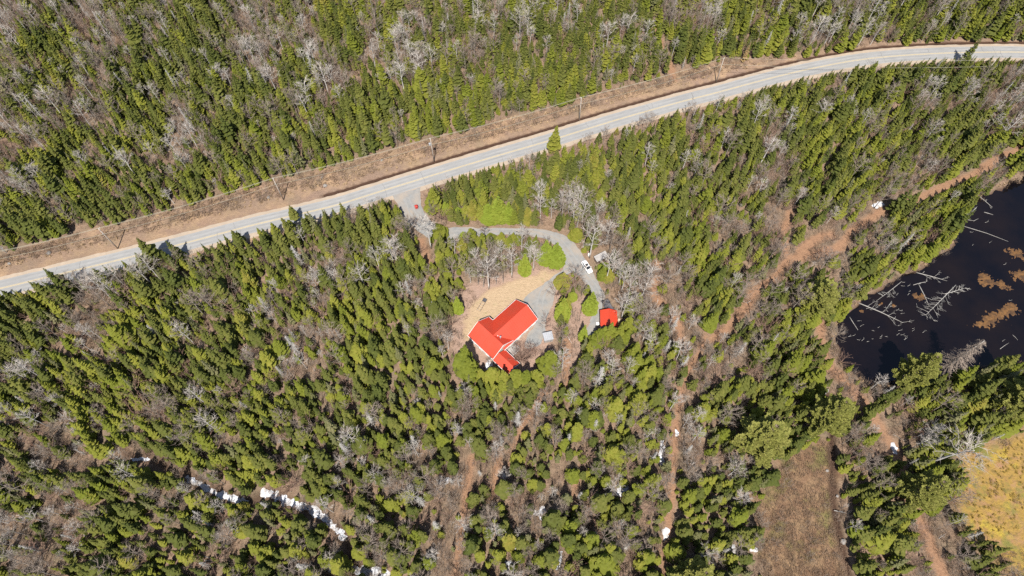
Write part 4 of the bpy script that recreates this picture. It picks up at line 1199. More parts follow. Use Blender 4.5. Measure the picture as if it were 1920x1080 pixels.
for p, k, w, l in [
    ((590, 145, 580, 60), 'cedar', 80, None), ((660, 160, 655, 90), 'cedar', 85, None), ((740, 165, 738, 50), 'gold', 85, 'golden-green conical cedar in the row across the driveway from the bare clump'),
    ((830, 190, 840, 70), 'cedar', 110, None), ((885, 190, 885, 10), 'cedar', 110, 'tallest bright green cedar in the row along the driveway'), ((940, 195, 935, 60), 'cedar', 95, None),
    ((1045, 195, 1045, 90), 'gold', 95, 'round bronze-green cedar at the end of the driveway row'), ((735, 310, 740, 205), 'fir', 105, None), ((690, 300, 690, 225), 'cedar', 75, None),
    ((560, 290, 550, 180), 'fir', 125, 'broad conifer at the first driveway bend beside two bare trees'), ((1145, 430, 1135, 245), 'cedar', 110, 'tall bright lime-green cedar of the pair inside the driveway bend'),
    ((1203, 440, 1205, 285), 'cedar', 100, 'broad bright lime-green cedar at the tip of the driveway bend'), ((1030, 490, 1020, 350), 'cedar', 95, 'bright green cone-shaped cedar at the edge of the dry lawn'),
    ((1240, 745, 1240, 575), 'cedar', 115, 'big yellow-green cedar on the driveway island facing the long house wing'), ((1245, 560, 1255, 460), 'gold', 105, 'golden bushy cedar at the point of the driveway island'),
    ((1395, 700, 1405, 560), 'cedar', 85, 'oval bright green cedar on the driveway island beside the garage spur'), ((1300, 620, 1300, 565), 'cedar', 65, None),
    ((660, 700, 650, 590), 'cedar', 80, 'bright green cedar standing alone at the end of the dry lawn'), ((1355, 855, 1350, 750), 'cedar', 68, 'small lone cone-shaped cedar on the bare brown ground near the garage'),
    ((1165, 1030, 1165, 835), 'fir', 125, 'large broad conifer beside the pale-roofed shed'),
    ((1400, 900, 1390, 840), 'fir', 100, None), ((1475, 470, 1470, 400), 'cedar', 80, None), ((1500, 520, 1500, 440), 'gold', 80, None),
    ((1565, 200, 1560, 40), 'fir', 90, None), ((1320, 290, 1320, 200), 'fir', 80, None),
    ((1395, 370, 1390, 130), 'birch', 0.85, 'tall white-stemmed bare tree by the white tank at the driveway bend'), ((1300, 200, 1290, 40), 'birch', 0.85, None), ((1350, 185, 1340, 20), 'birch', 0.85, None),
    ((1240, 150, 1240, 20), 'birch', 0.85, None), ((1180, 150, 1180, 30), 'birch', 0.85, None), ((1120, 150, 1115, 20), 'birch', 0.85, None), ((1275, 130, 1275, -20), 'birch', 0.85, None), ((1330, 120, 1330, -40), 'birch', 0.85, None),
    ((1210, 600, 1220, 490), 'maple', 0.62, None), ((1290, 545, 1300, 430), 'maple', 0.62, None), ((1350, 590, 1370, 500), 'grey', 0.85, None), ((1150, 770, 1130, 670), 'maple', 0.62, None), ((1470, 650, 1470, 560), 'grey', 0.85, None),
    ((1010, 960, 1010, 830), 'maple', 0.5, None), ((1060, 920, 1060, 800), 'maple', 0.5, None), ((985, 900, 985, 810), 'maple', 0.5, None), ((1240, 850, 1240, 740), 'grey', 0.85, None), ((1240, 1000, 1240, 870), 'birch', 0.85, None),
    ((1490, 500, 1470, 330), 'birch', 0.85, None), ((1520, 470, 1510, 310), 'birch', 0.85, None), ((1575, 560, 1590, 400), 'birch', 0.85, None), ((1620, 540, 1640, 400), 'birch', 0.85, None), ((1560, 520, 1560, 380), 'birch', 0.85, None), ((1650, 560, 1670, 420), 'grey', 0.85, None),
    ((385, 290, 390, 120), 'grey', 0.85, 'spreading grey bare tree hiding the driveway just inside its entrance'), ((508, 320, 505, 70), 'birch', 0.85, 'tall pale bare tree with a straight white trunk near the driveway entrance'), ((350, 270, 345, 150), 'grey', 0.85, None), ((420, 200, 430, 110), 'maple', 0.62, None),
    ((830, 545, 820, 300), 'birch', 0.85, None), ((770, 520, 770, 370), 'grey', 0.85, None), ((800, 535, 800, 390), 'grey', 0.85, None), ((960, 480, 960, 310), 'birch', 0.85, None), ((630, 490, 640, 370), 'grey', 0.85, None), ((510, 510, 515, 410), 'grey', 0.85, None),
    ((870, 520, 880, 400), 'grey', 0.85, None), ((910, 510, 905, 390), 'grey', 0.85, None), ((1080, 440, 1080, 290), 'birch', 0.85, None), ((1060, 420, 1050, 270), 'birch', 0.85, None), ((700, 470, 700, 350), 'grey', 0.85, None), ((1110, 410, 1110, 300), 'grey', 0.85, None),
    ((620, 760, 600, 680), 'maple', 0.62, None), ((590, 850, 570, 760), 'grey', 0.85, None)]:
    key3(p, k, O5, w, l)
for p in [(926, 724, 925, 690), (947, 733, 947, 697), (966, 730, 964, 694), (986, 730, 985, 690), (1004, 724, 1003, 692), (905, 720, 900, 690), (884, 712, 872, 668), (872, 700, 860, 650),
          (1137, 644, 1137, 603), (1156, 646, 1157, 608), (1120, 648, 1121, 616), (1172, 630, 1171, 592), (1190, 625, 1190, 590), (1037, 290, 1039, 236), (300, 500, 270, 446), (340, 490, 312, 450), (556, 420, 548, 385)]:
    key((p[0], p[1] - 6, p[2], p[3]), 'fir' if p[0] > 800 else 'spruce', 1.15)
for p, w in [((840, 310, 840, 235), 75), ((900, 320, 900, 225), 75), ((945, 330, 940, 245), 65), ((1000, 310, 1000, 235), 65), ((610, 410, 610, 305), 80), ((560, 430, 555, 325), 85), ((700, 410, 700, 330), 75),
             ((650, 430, 650, 345), 65), ((990, 420, 990, 365), 55), ((520, 480, 515, 390), 70), ((600, 520, 600, 430), 70), ((660, 560, 655, 480), 70), ((1090, 330, 1090, 250), 60), ((910, 450, 910, 390), 60), ((860, 170, 862, 40), 80), ((910, 180, 915, 60), 80), ((790, 180, 790, 70), 75), ((700, 150, 700, 70), 60)]:
    key3(p, 'fir', O5, w)
for k in range(16):
    x, y = gp(random.uniform(962, 1008), random.uniform(655, 690)); TREES.append(['maple', x, y, random.uniform(2.6, 4.2), 1.0, None])
key((1393, 116, 1396, 80), 'russet', 0.9, 'russet-brown dying conifer on the verge beside the wires')
for p, s, l in [((1515, 585, 1530, 530), 1.0, 'wide feathery pine beside the brown trail junction above the pond end'), ((1408, 840, 1425, 770), 1.0, 'wide feathery pine at the head of the brushy clearing'),
                ((1525, 800, 1540, 745), 0.85, 'tall feathery pine beside the dark ditch of the clearing'), ((1685, 720, 1705, 650), 0.8, 'feathery pine overhanging the dark pond water'),
                ((1690, 935, 1705, 880), 0.8, 'feathery pine between the white-branched tree and the bog trail'), ((1285, 1090, 1295, 1040), 0.8, 'feathery pine in the woods by the lower end of the straight trail'),
                ((1880, 770, 1910, 690), 0.9, 'greyish feathery pine at the pond side of the bog')]:
    key(p, 'pine', s, l)
key((1738, 868, 1752, 825), 'birch', 1.35, 'white-limbed bare tree with a wide crown near the pond trail')
key((1768, 692, 1800, 632), 'grey_larch', 1.0, 'large grey bare tree leaning over the pond from the conifer shore')
key((1208, 312, 1218, 268), 'birch', 1.0, 'forked white bare tree among young conifers between road and driveway')
key((1410, 195, 1760, 130), 'birch', 1.0) if False else None

# ---- fill the rest
def fill():
    step = 2.32
    xs = np.arange(-245, 245, step); ys = np.arange(-6, 280, step * 0.88)
    X, Y = np.meshgrid(xs, ys)
    X[1::2] += step / 2
    X = (X + rng.uniform(-.95, .95, X.shape)).ravel(); Y = (Y + rng.uniform(-.95, .95, Y.shape)).ravel()
    # keep a margin of forest round the picture
    u, v = project(X, Y, 4.0)
    k = (u > -330) & (u < 2250) & (v > -190) & (v < 1280)
    X, Y = X[k], Y[k]
    n = len(X)
    clump = vnoise(X, Y, 14, 21)
    h = np.clip(rng.normal(7.4, 2.5, n) + 1.3 * clump, 2.6, 14.5)
    u, v = project(X, Y, h * 0.55)
    z = zone_at(u, v)
    pc = {'D': .88, 'C': .70, 'M': .48, 'B': .21, 'W': .22, 'T': .11, 'O': .45}
    pb = {'D': .08, 'C': .22, 'M': .40, 'B': .58, 'W': .58, 'T': .38, 'O': .22}
    PC = np.vectorize(lambda c: pc[chr(c)])(z); PB = np.vectorize(lambda c: pb[chr(c)])(z)
    # outside the frame nothing is known to be open: grow mixed forest
    out = (u < -5) | (u > 1925) | (v < -5) | (v > 1085)
    PC = np.where(out & (PC == 0), .6, PC); PB = np.where(out & (PB == 0), .2, PB)
    r = rng.random(n)
    con = r < PC; bar = (~con) & (r < PC + PB)
    bad = open_ground(X, Y)
    for line, w in TRAILS: bad |= dist_line(line, X, Y) < w + 0.3
    bad |= (sdist(CLEARING, X, Y) + 3.0 * vnoise(X, Y, 5, 51) > 0) & (rng.random(n) > 0.035)
    h = np.where(inside(CLEARING, X, Y) | inside(BOG, X, Y), h * 0.45, h)
    bad |= inside(BOG, X, Y) & (rng.random(n) > 0.05)
    bad |= inside(YARD, X, Y) & (con | (rng.random(n) > 0.15))
    bad |= inside(ISLAND_BARE, X, Y)
    bad |= dist_line(CREEK, X, Y) < 1.7
    bad |= dist_line(DITCH2, X, Y) < 1.4
    # a crown must not stand in front of what the photograph shows open: shorten it, or drop it
    for f in range(5):
        hd = hides(X, Y, h)
        h = np.where(hd & (h * 0.75 > 2.4), h * 0.75, h)
    bad |= hides(X, Y, h)
    for t in TREES:
        bad |= np.hypot(X - t[1], Y - t[2]) < (1.7 if t[0] != 'pine' else 3.2)
    white = np.isin(z, [ord('W')])
    pale_side = vnoise(X, Y, 30, 33)
    for i in np.nonzero((con | bar) & ~bad)[0]:
        q = rng.random()
        if con[i]:
            dark = 0.62 + 0.35 * pale_side[i]
            kind = 'spruce' if q < dark else 'fir'
            if rng.random() < 0.10: kind = 'lichen'
            elif rng.random() < 0.006: kind = 'gold'
            TREES.append([kind, X[i], Y[i], h[i] * (1.05 if kind == 'spruce' else 0.92), rng.uniform(0.78, 1.25), None])
        else:
            if white[i]: kind = 'birch' if q < 0.75 else 'grey'
            else: kind = 'grey' if q < 0.42 else ('birch' if q < 0.60 else ('maple' if q < 0.94 else 'snag'))
            hh = min(h[i] * (1.12 if kind in ('birch', 'grey', 'snag') else 0.72), 14.5)
            TREES.append([kind, X[i], Y[i], hh, rng.uniform(0.85, 1.25), None])
fill()

def young():
    """knee- to head-high conifers in the gaps"""
    step = 2.5
    xs = np.arange(-225, 225, step); ys = np.arange(0, 255, step)
    X, Y = np.meshgrid(xs, ys)
    X = (X + rng.uniform(-1.2, 1.2, X.shape)).ravel(); Y = (Y + rng.uniform(-1.2, 1.2, Y.shape)).ravel()
    u, v = project(X, Y, 1.5)
    k = (u > -150) & (u < 2070) & (v > -100) & (v < 1180)
    X, Y = X[k], Y[k]
    h = rng.uniform(1.6, 4.6, len(X))
    u, v = project(X, Y, h * 0.5)
    z = zone_at(u, v)
    P = np.vectorize(lambda c: {'D': .5, 'C': .5, 'M': .42, 'B': .22, 'W': .22, 'T': .16, 'O': .12}[chr(c)])(z)
    bad = open_ground(X, Y) | hides(X, Y, h) | inside(YARD, X, Y) | inside(ISLAND_BARE, X, Y) | (inside(CLEARING, X, Y) & (rng.random(len(X)) > .12)) | (inside(BOG, X, Y) & (rng.random(len(X)) > .15))
    for line, w in TRAILS: bad |= dist_line(line, X, Y) < w + 0.2
    bad |= (dist_line(CREEK, X, Y) < 1.1) | (dist_line(DITCH2, X, Y) < 1.2)
    for i in np.nonzero((rng.random(len(X)) < P) & ~bad)[0]:
        TREES.append(['fir' if rng.random() < 0.6 else 'spruce', X[i], Y[i], h[i], rng.uniform(1.0, 1.6), None])
young()

# ------------------------------------------------------------------ wording of the labels
NORTH_LINE = ROAD
def side_of_road(X, Y):
    d = [(X - p[0]) ** 2 + (Y - p[1]) ** 2 for p in ROAD]
    i = int(np.argmin(d)); i = min(max(i, 1), len(ROAD) - 2)
    a, b = ROAD[i - 1], ROAD[i + 1]
    return (b[0] - a[0]) * (Y - a[1]) - (b[1] - a[1]) * (X - a[0])
hcx, hcy = hloc(45.5, -50)
def region(X, Y):
    a = np.array([X]); b = np.array([Y])
    if side_of_road(X, Y) > 0:
        dv = -sdist(VERGE, a, b)[0]
        if dv < 8: return 'at the forest edge behind the wires'
        if dist_line(TRAILS[6][0], a, b)[0] < 10: return 'near the dirt track across the road'
        if X > 74: return 'outside the road bend'
        if X < -84: return 'across the road, far from the driveway'
        return 'across the road from the driveway'
    if math.hypot(X - 24 * SCL, Y - 73 * SCL) < 11: return 'beside the scarlet-roofed garage'
    if math.hypot(X - hcx, Y - hcy) < 18: return 'near the L-shaped house'
    if sdist(DRIVE, a, b)[0] > -8: return 'along the driveway loop'
    if road_dist(a, b)[0] < 16: return 'on the house side of the road'
    if sdist(POND, a, b)[0] > -12: return 'on the pond shore'
    if sdist(BOG, a, b)[0] > -12: return 'at the edge of the bog'
    if sdist(CLEARING, a, b)[0] > -10: return 'bordering the brushy clearing'
    if dist_line(CREEK, a, b)[0] < 11: return 'along the snowy gully'
    if dist_line(TRAILS[1][0], a, b)[0] < 7: return 'on the pond-to-bog trail'
    if dist_line(TRAILS[2][0], a, b)[0] < 9: return 'beside the broad brown track'
    if dist_line(TRAILS[0][0], a, b)[0] < 7: return 'beside the straight snowy trail'
    if Y > 100: return 'between the road bend and brown track' if X > 24 else 'between the road and house lawn'
    if X < -14: return 'between the road and snowy gully'
    if X < 53: return 'between the house and the clearing'
    return 'between the garage and the pond'

NAMES = {'spruce': ('spruce_tree', 'dark green spruce'), 'fir': ('fir_tree', 'fresh green fir'), 'lichen': ('lichened_spruce', 'lichen-grey spruce'), 'cedar': ('cedar_tree', 'bright green cedar'),
         'gold': ('bronze_cedar', 'golden-bronze cedar'), 'pine': ('pine_tree', 'feathery pine'), 'russet': ('dying_conifer', 'russet conifer'),
         'grey': ('bare_tree', 'leafless grey tree'), 'birch': ('birch_tree', 'leafless white birch'), 'maple': ('bare_sapling', 'leafless pinkish sapling'), 'snag': ('dead_tree', 'dead grey snag'), 'grey_larch': ('leafless_larch', 'leafless grey larch')}
TX = np.array([t[1] for t in TREES]); TY = np.array([t[2] for t in TREES])
def describe(t):
    kind, X, Y, h, wf, lab = t
    nom = PROTO[kind][0][3]
    size = 'towering' if h > 13 else ('tall' if h > 10.8 else ('mid-height' if h > 8 else 'short'))
    girth = 'slender ' if wf < 0.93 else ('broad ' if wf > 1.12 else '')
    r = region(X, Y)
    d = np.hypot(TX - X, TY - Y)
    d[d < 0.01] = 99
    near = [j for j in np.argsort(d)[:5] if d[j] < 5.5 and TREES[j][0] != kind]
    by = {'spruce': ' by a spruce', 'fir': ' by a fir', 'lichen': ' by a greyish spruce', 'cedar': ' by a cedar', 'gold': ' by a bronze cedar', 'pine': ' by a pine', 'russet': '',
          'grey': ' by a bare tree', 'birch': ' by a birch', 'maple': ' by a sapling', 'snag': ' by a dead snag', 'grey_larch': ' by a larch'}[TREES[near[0]][0]] if near else ''
    return '%s %s%s %s%s' % (size, girth, NAMES[kind][1], r, by), r

# ------------------------------------------------------------------ individuals (those showing largest) and the rest of the forest as stuff
LIMIT = {'spruce': 170, 'fir': 130, 'lichen': 40, 'gold': 40, 'cedar': 100, 'pine': 40, 'russet': 5, 'grey': 110, 'birch': 130, 'maple': 60, 'snag': 60, 'grey_larch': 10}
def pick():
    chosen = set()
    score = []
    for i, t in enumerate(TREES):
        u0, v0 = project(t[1], t[2], 0); u1, v1 = project(t[1], t[2], t[3])
        inside_f = 20 < (u0 + u1) / 2 < 1900 and 15 < (v0 + v1) / 2 < 1065
        nomw = t[4] * t[3]
        s = (math.hypot(u1 - u0, v1 - v0) + 14 * t[4]) * math.sqrt(nomw) if inside_f else -1
        if t[5]: s += 1e6
        score.append(s)
    for kind, lim in LIMIT.items():
        ids = [i for i, t in enumerate(TREES) if t[0] == kind and score[i] > 0]
        ids.sort(key=lambda i: -score[i])
        chosen |= set(ids[:lim])
    return chosen
INDIV = pick()
ZT = ground_height(np.array([t[1] for t in TREES]), np.array([t[2] for t in TREES]))
rest = {}
for i, t in enumerate(TREES):
    kind, X, Y, h, wf, lab = t
    protos = PROTO[kind]
    pi = int(rng.integers(len(protos)))
    s = h / protos[pi][3]
    rz = rng.uniform(0, 6.283)
    z = float(ZT[i]) - 0.05
    if i in INDIV:
        e = empty(NAMES[kind][0], (X, Y, z), rz)
        e.scale = (s * wf, s * wf, s) if kind != 'pine' else (s * wf, s * wf, s)
        a, b, _, _ = protos[pi]
        link('trunk', a, e); link('crown', b, e)
        d, r = describe(t)
        if lab: tag(e, lab, 'tree')
        else: tag(e, d, 'tree', NAMES[kind][1] + ' stand ' + r)
    else:
        rest.setdefault(kind, []).append((X, Y, z, rz, s * wf, s, pi))

def instancer(name, rows, meshes, label, cat):
    """one object whose geometry nodes set copies of a few meshes on its points"""
    rows = np.array(rows, float)
    me = bpy.data.meshes.new(name)
    me.vertices.add(len(rows)); me.vertices.foreach_set('co', rows[:, :3].ravel())
    for nm, tp, data in (('rot', 'FLOAT', rows[:, 3]), ('sxy', 'FLOAT', rows[:, 4]), ('sz', 'FLOAT', rows[:, 5]), ('pick', 'INT', rows[:, 6].astype(np.int32))):
        at = me.attributes.new(nm, tp, 'POINT'); at.data.foreach_set('value', data.astype(np.int32 if tp == 'INT' else np.float32))
    for m in meshes:
        for q in m.materials:
            if q.name not in me.materials: me.materials.append(q)
    ob = link(name, me)
    tag(ob, label, cat, kind='stuff')
    ng = bpy.data.node_groups.new(name, 'GeometryNodeTree')
    ng.interface.new_socket('Geometry', in_out='INPUT', socket_type='NodeSocketGeometry')
    ng.interface.new_socket('Geometry', in_out='OUTPUT', socket_type='NodeSocketGeometry')
    N = ng.nodes.new; Lk = ng.links.new
    gi = N('NodeGroupInput'); go = N('NodeGroupOutput')
    join = N('GeometryNodeJoinGeometry')
    for m in reversed(meshes):
        src = bpy.data.objects.new(m.name + '_source', m)
        oi = N('GeometryNodeObjectInfo'); oi.inputs['Object'].default_value = src; oi.inputs['As Instance'].default_value = False
        g2i = N('GeometryNodeGeometryToInstance')
        Lk(oi.outputs['Geometry'], g2i.inputs[0]); Lk(g2i.outputs[0], join.inputs[0])
    def at(n, tp):
        a = N('GeometryNodeInputNamedAttribute'); a.data_type = tp; a.inputs['Name'].default_value = n; return a.outputs['Attribute']
    iop = N('GeometryNodeInstanceOnPoints')
    Lk(gi.outputs[0], iop.inputs['Points']); Lk(join.outputs[0], iop.inputs['Instance'])
    iop.inputs['Pick Instance'].default_value = True
    Lk(at('pick', 'INT'), iop.inputs['Instance Index'])
    cr = N('ShaderNodeCombineXYZ'); Lk(at('rot', 'FLOAT'), cr.inputs[2])
    e2r = N('FunctionNodeEulerToRotation'); Lk(cr.outputs[0], e2r.inputs[0]); Lk(e2r.outputs[0], iop.inputs['Rotation'])
    cs = N('ShaderNodeCombineXYZ'); sx = at('sxy', 'FLOAT'); Lk(sx, cs.inputs[0]); Lk(sx, cs.inputs[1]); Lk(at('sz', 'FLOAT'), cs.inputs[2])
    Lk(cs.outputs[0], iop.inputs['Scale'])
    Lk(iop.outputs[0], go.inputs[0])
    md = ob.modifiers.new('scatter', 'NODES'); md.node_group = ng
    return ob

con_rows, con_meshes = [], []
for group, kinds, nm, lab, cat in (('con', ('spruce', 'fir', 'lichen', 'gold', 'cedar', 'russet'), 'conifer_forest', 'mass of green conifers filling the forest on both sides of the road', 'forest'),
                                   ('bare', ('grey', 'birch', 'maple', 'snag'), 'leafless_forest', 'grey leafless trees scattered through the conifer forest', 'forest')):
    rows, meshes = [], []
    for k in kinds:
        base = len(meshes)
        meshes += [p[2] for p in PROTO[k]]
        for r in rest.get(k, []): rows.append((*r[:6], r[6] + base))
    instancer(nm, rows, meshes, lab, cat)

# ---- undergrowth
BR = [brush(200 + s, 2.4, 26, 1.2).mesh('brush_clump', M['brush']) for s in range(3)] + [brush(210 + s, 3.4, 30, 1.3, 0.035).mesh('sapling_clump', M['grey_twig']) for s in range(2)] + [brush(215 + s, 2.0, 44, 1.3, 0.05).mesh('dense_brush', M['brush']) for s in range(2)]
LOW = [brush(220 + s, 0.9, 34, 1.3, 0.06).mesh('low_brush', M['brush']) for s in range(3)]
TU = [tuft(230 + s).mesh('sedge_tuft', M['sedge']) for s in range(3)]
BT = [tuft(240 + s, 0.55).mesh('bog_tuft', M['bog_sedge']) for s in range(2)]
def scatter_points(step, bounds=(-215, 215, 0, 250)):
    xs = np.arange(bounds[0], bounds[1], step); ys = np.arange(bounds[2], bounds[3], step)
    X, Y = np.meshgrid(xs, ys)
    X = (X + rng.uniform(-.5, .5, X.shape) * step).ravel(); Y = (Y + rng.uniform(-.5, .5, Y.shape) * step).ravel()
    u, v = project(X, Y, 1.0)
    k = (u > -120) & (u < 2040) & (v > -80) & (v < 1160)
    return X[k], Y[k]
def rows_for(X, Y, keep, nproto, smin, smax):
    k = np.nonzero(keep)[0]
    Z = ground_height(X[k], Y[k])
    s = rng.uniform(smin, smax, len(k))
    return np.stack([X[k], Y[k], Z, rng.uniform(0, 6.28, len(k)), s * rng.uniform(.8, 1.25, len(k)), s, rng.integers(0, nproto, len(k))], 1)
X, Y = scatter_points(1.4)
u, v = project(X, Y, 1.5)
z = zone_at(u, v)
pr = np.vectorize(lambda c: {'D': .28, 'C': .45, 'M': .6, 'B': .75, 'W': .65, 'T': .85, 'O': 0.3}[chr(c)])(z)
keep = rng.random(len(X)) < pr
bad = open_ground(X, Y, 0.3)
for line, w in TRAILS: bad |= dist_line(line, X, Y) < w * 0.8
bad |= inside(CLEARING, X, Y) | inside(BOG, X, Y) | inside(LAWN, X, Y) | (inside(YARD, X, Y) & (rng.random(len(X)) > 0.06))
under = rows_for(X, Y, keep & ~bad, 5, 0.55, 1.2)
# grey shrubs along the far side of the verge
u, v = project(X, Y, 0.8)
sv = sdist(VERGE, X, Y)
shr = (sv > 0) & (road_dist(X, Y) > 8.5) & (((u > 880) & (u < 1300)) | (vnoise(X, Y, 7, 41) > 0.1)) & (rng.random(len(X)) < 0.75)
sp = sdist(POND, X, Y)
shr |= (sp > -4.5) & (sp < 0.6) & (rng.random(len(X)) < 0.5) & (dist_line(TRAILS[1][0], X, Y) > 1.5)
shr |= (sdist(CLEARING, X, Y) > -1) & (vnoise(X, Y, 5, 61) > -0.1) & (rng.random(len(X)) < 0.6) & (dist_line(DITCH2, X, Y) > 1.3)
shr |= (sdist(BOG, X, Y) > -1) & (vnoise(X, Y, 6, 62) > 0.3) & (rng.random(len(X)) < 0.35)
under = np.concatenate([under, rows_for(X, Y, shr, 7, 0.4, 0.95)])
instancer('undergrowth', under, BR, 'brown and grey leafless undergrowth between the trees', 'undergrowth')
X, Y = scatter_points(1.05)
low = inside(CLEARING, X, Y) & (rng.random(len(X)) < 0.85)
low |= (sdist(VERGE, X, Y) > 0) & (road_dist(X, Y) > 8) & (vnoise(X, Y, 4, 44) > -0.4) & (rng.random(len(X)) < 0.55)
low |= (sdist(YARD, X, Y) > 0) & (sdist(LAWN, X, Y) < -0.5) & ~open_ground(X, Y) & (rng.random(len(X)) < 0.2)
low |= (sdist(BOG, X, Y) > 0) & (vnoise(X, Y, 6, 46) > 0.4) & (rng.random(len(X)) < 0.4)
instancer('low_brush', rows_for(X, Y, low, 3, 0.5, 1.1), LOW, 'low brown brush over the clearing, verge and bog', 'brush')
tf = (sdist(VERGE, X, Y) > 0) & (road_dist(X, Y) > 7.2) & (rng.random(len(X)) < 0.45)
tf |= (np.abs(sdist(POND, X, Y) + 0.9) < 0.8) & (rng.random(len(X)) < 0.7)
instancer('dry_grass', rows_for(X, Y, tf, 3, 0.5, 1.1), TU, 'tan dry grass tussocks on the roadside verge and pond rim', 'grass')
bg = (sdist(BOG, X, Y) > -1) & (vnoise(X, Y, 5, 71) > -0.15) & (rng.random(len(X)) < 0.6)
instancer('bog_sedge', rows_for(X, Y, bg, 2, 0.6, 1.2), BT, 'ochre sedge covering the bog', 'sedge')

# ------------------------------------------------------------------ snow patches
def snow_mesh(poly, seed, thick=0.16):
    """thin melting sheet: its grid rises above the ground only in ragged patches"""
    x0 = min(p[0] for p in poly); x1 = max(p[0] for p in poly); y0 = min(p[1] for p in poly); y1 = max(p[1] for p in poly)
    cx, cy = (x0 + x1) / 2, (y0 + y1) / 2
    st = max(0.22, max(x1 - x0, y1 - y0) / 110)
    xs = np.arange(x0 - 0.6, x1 + 0.6, st); ys = np.arange(y0 - 0.6, y1 + 0.6, st)
    X, Y = np.meshgrid(xs, ys)
    sd = sdist(poly, X, Y)
    H = thick * np.clip(sd / 0.7, -1, 1) + thick * 0.45 * vnoise(X, Y, 1.3, seed) + thick * 0.35 * vnoise(X, Y, 0.5, seed + 1)
    Z = ground_height(X, Y) + np.clip(H, -0.12, 0.3)
    nx, ny = len(xs), len(ys); idx = np.arange(nx * ny).reshape(ny, nx)
    kk = H > -0.06
    keep = kk[:-1, :-1] | kk[1:, 1:] | kk[1:, :-1] | kk[:-1, 1:]
    F = np.stack([idx[:-1, :-1], idx[:-1, 1:], idx[1:, 1:], idx[1:, :-1]], -1)[keep]
    used, inv = np.unique(F, return_inverse=True)
    V = np.stack([X.ravel() - cx, Y.ravel() - cy, Z.ravel()], 1)[used]
    mb = MB(); mb.add(V.tolist(), inv.reshape(-1, 4).tolist())
    return mb, cx, cy
def snow_patch(pts_px, label, thick=0.14, seed=0):
    poly = catmull(G(pts_px + [pts_px[0]]), 3)[:-1]
    mb, cx, cy = snow_mesh(poly, seed)
    tag(mb.build('snow_patch', M['snow'], None, (cx, cy, 0), smooth=True), label, 'snow patch', 'snow patches')
def blob(cx, cy, rx, ry, rot=0.0, n=9, seed=0):
    r = random.Random(seed); out = []
    for k in range(n):
        a = 6.283 * k / n; q = r.uniform(0.7, 1.2)
        x, y = rx * math.cos(a) * q, ry * math.sin(a) * q
        out.append((cx + x * math.cos(rot) - y * math.sin(rot), cy + x * math.sin(rot) + y * math.cos(rot)))
    return out
def snow_strip(line_px, half_px, label, seed):
    ln = catmull(line_px, 5); n = len(ln)
    up, dn = [], []
    for i, (x, y) in enumerate(ln):
        a = ln[max(0, i - 1)]; b = ln[min(n - 1, i + 1)]
        t = Vector((b[0] - a[0], b[1] - a[1])).normalized()
        f = half_px * (1 + 0.75 * noise.noise(Vector((i * 0.45, seed, 0)))) * min(1, 0.25 + i * 0.3, 0.25 + (n - 1 - i) * 0.3)
        g = half_px * (1 + 0.75 * noise.noise(Vector((i * 0.45, seed, 7)))) * min(1, 0.25 + i * 0.3, 0.25 + (n - 1 - i) * 0.3)
        up.append((x + t.y * f, y - t.x * f)); dn.append((x - t.y * g, y + t.x * g))
    poly = G(up) + G(list(reversed(dn)))
    mb, cx, cy = snow_mesh(poly, seed + 40)
    tag(mb.build('snow_patch', M['snow'], None, (cx, cy, 0), smooth=True), label, 'snow patch', 'snow patches')
snow_strip([(346, 893), (360, 900), (380, 910), (402, 924), (440, 934), (468, 940)], 6.5, 'upper snow strip of the gully, ending at a bare brown bank', 1)
snow_strip([(486, 928), (500, 924), (516, 930), (526, 936), (548, 944), (575, 954), (600, 966), (622, 984), (640, 1003), (650, 1014)], 7.5, 'longest snow strip in the gully, curving along dark conifers', 2)
for k, (cx, cy, rx, ry, rot, lab) in enumerate([
    (692, 1072, 40, 11, 0.2, 'large snow bank at the lower end of the gully'), (628, 1070, 18, 7, 0.1, 'snow bank beside a brown shrub near the gully end'), (265, 861, 22, 5, 0.15, 'thin shaded snow strip at the very head of the gully'),
    (832, 900, 11, 9, 0, 'rounded snow patch in a gap by the brown brush strip'), (917, 688, 8, 12, 0.2, 'white snow heap against the house annex wall'), (1165, 920, 12, 12, 0, 'snow patch shaded by a conifer in the mixed woods'),
    (1240, 850, 6, 30, 0.1, 'long thin snow streak among bare trees beside the straight trail'), (1269, 812, 5, 9, 0, 'small snow patch on the straight trail'), (1248, 1000, 8, 15, 0.2, 'snow patch in the shade near the lower end of the straight trail'),
    (1015, 962, 14, 12, 0, 'snow patch under pale dead branches in the brushy rows'), (955, 1060, 14, 9, 0.6, 'broken snow patch under white branches'), (1045, 1050, 10, 18, 0.3, 'narrow snow patch between dark conifers'),
    (1376, 1032, 9, 14, -0.4, 'snow patch under conifers beside the brushy clearing'), (1412, 1028, 11, 6, 0.2, 'snow patch at the very edge of the brushy clearing'), (1646, 384, 12, 6, -0.3, 'bright snow patch beside the broad brown track'),
    (1677, 842, 6, 11, -0.3, 'snow patch on the winding trail by the white-limbed tree'), (1546, 733, 10, 5, 0.7, 'snow patch in the ditch near the feathery pines'), (782, 754, 6, 9, 0.2, 'small snow patch in dark conifer woods'),
    (1245, 955, 13, 8, 0.2, 'patchy snow beside the straight trail'), (1100, 930, 6, 6, 0, 'tiny snow patch in the bare brush')]):
    snow_patch(blob(cx, cy, rx, ry, rot, 11, k), lab, 0.15, k)

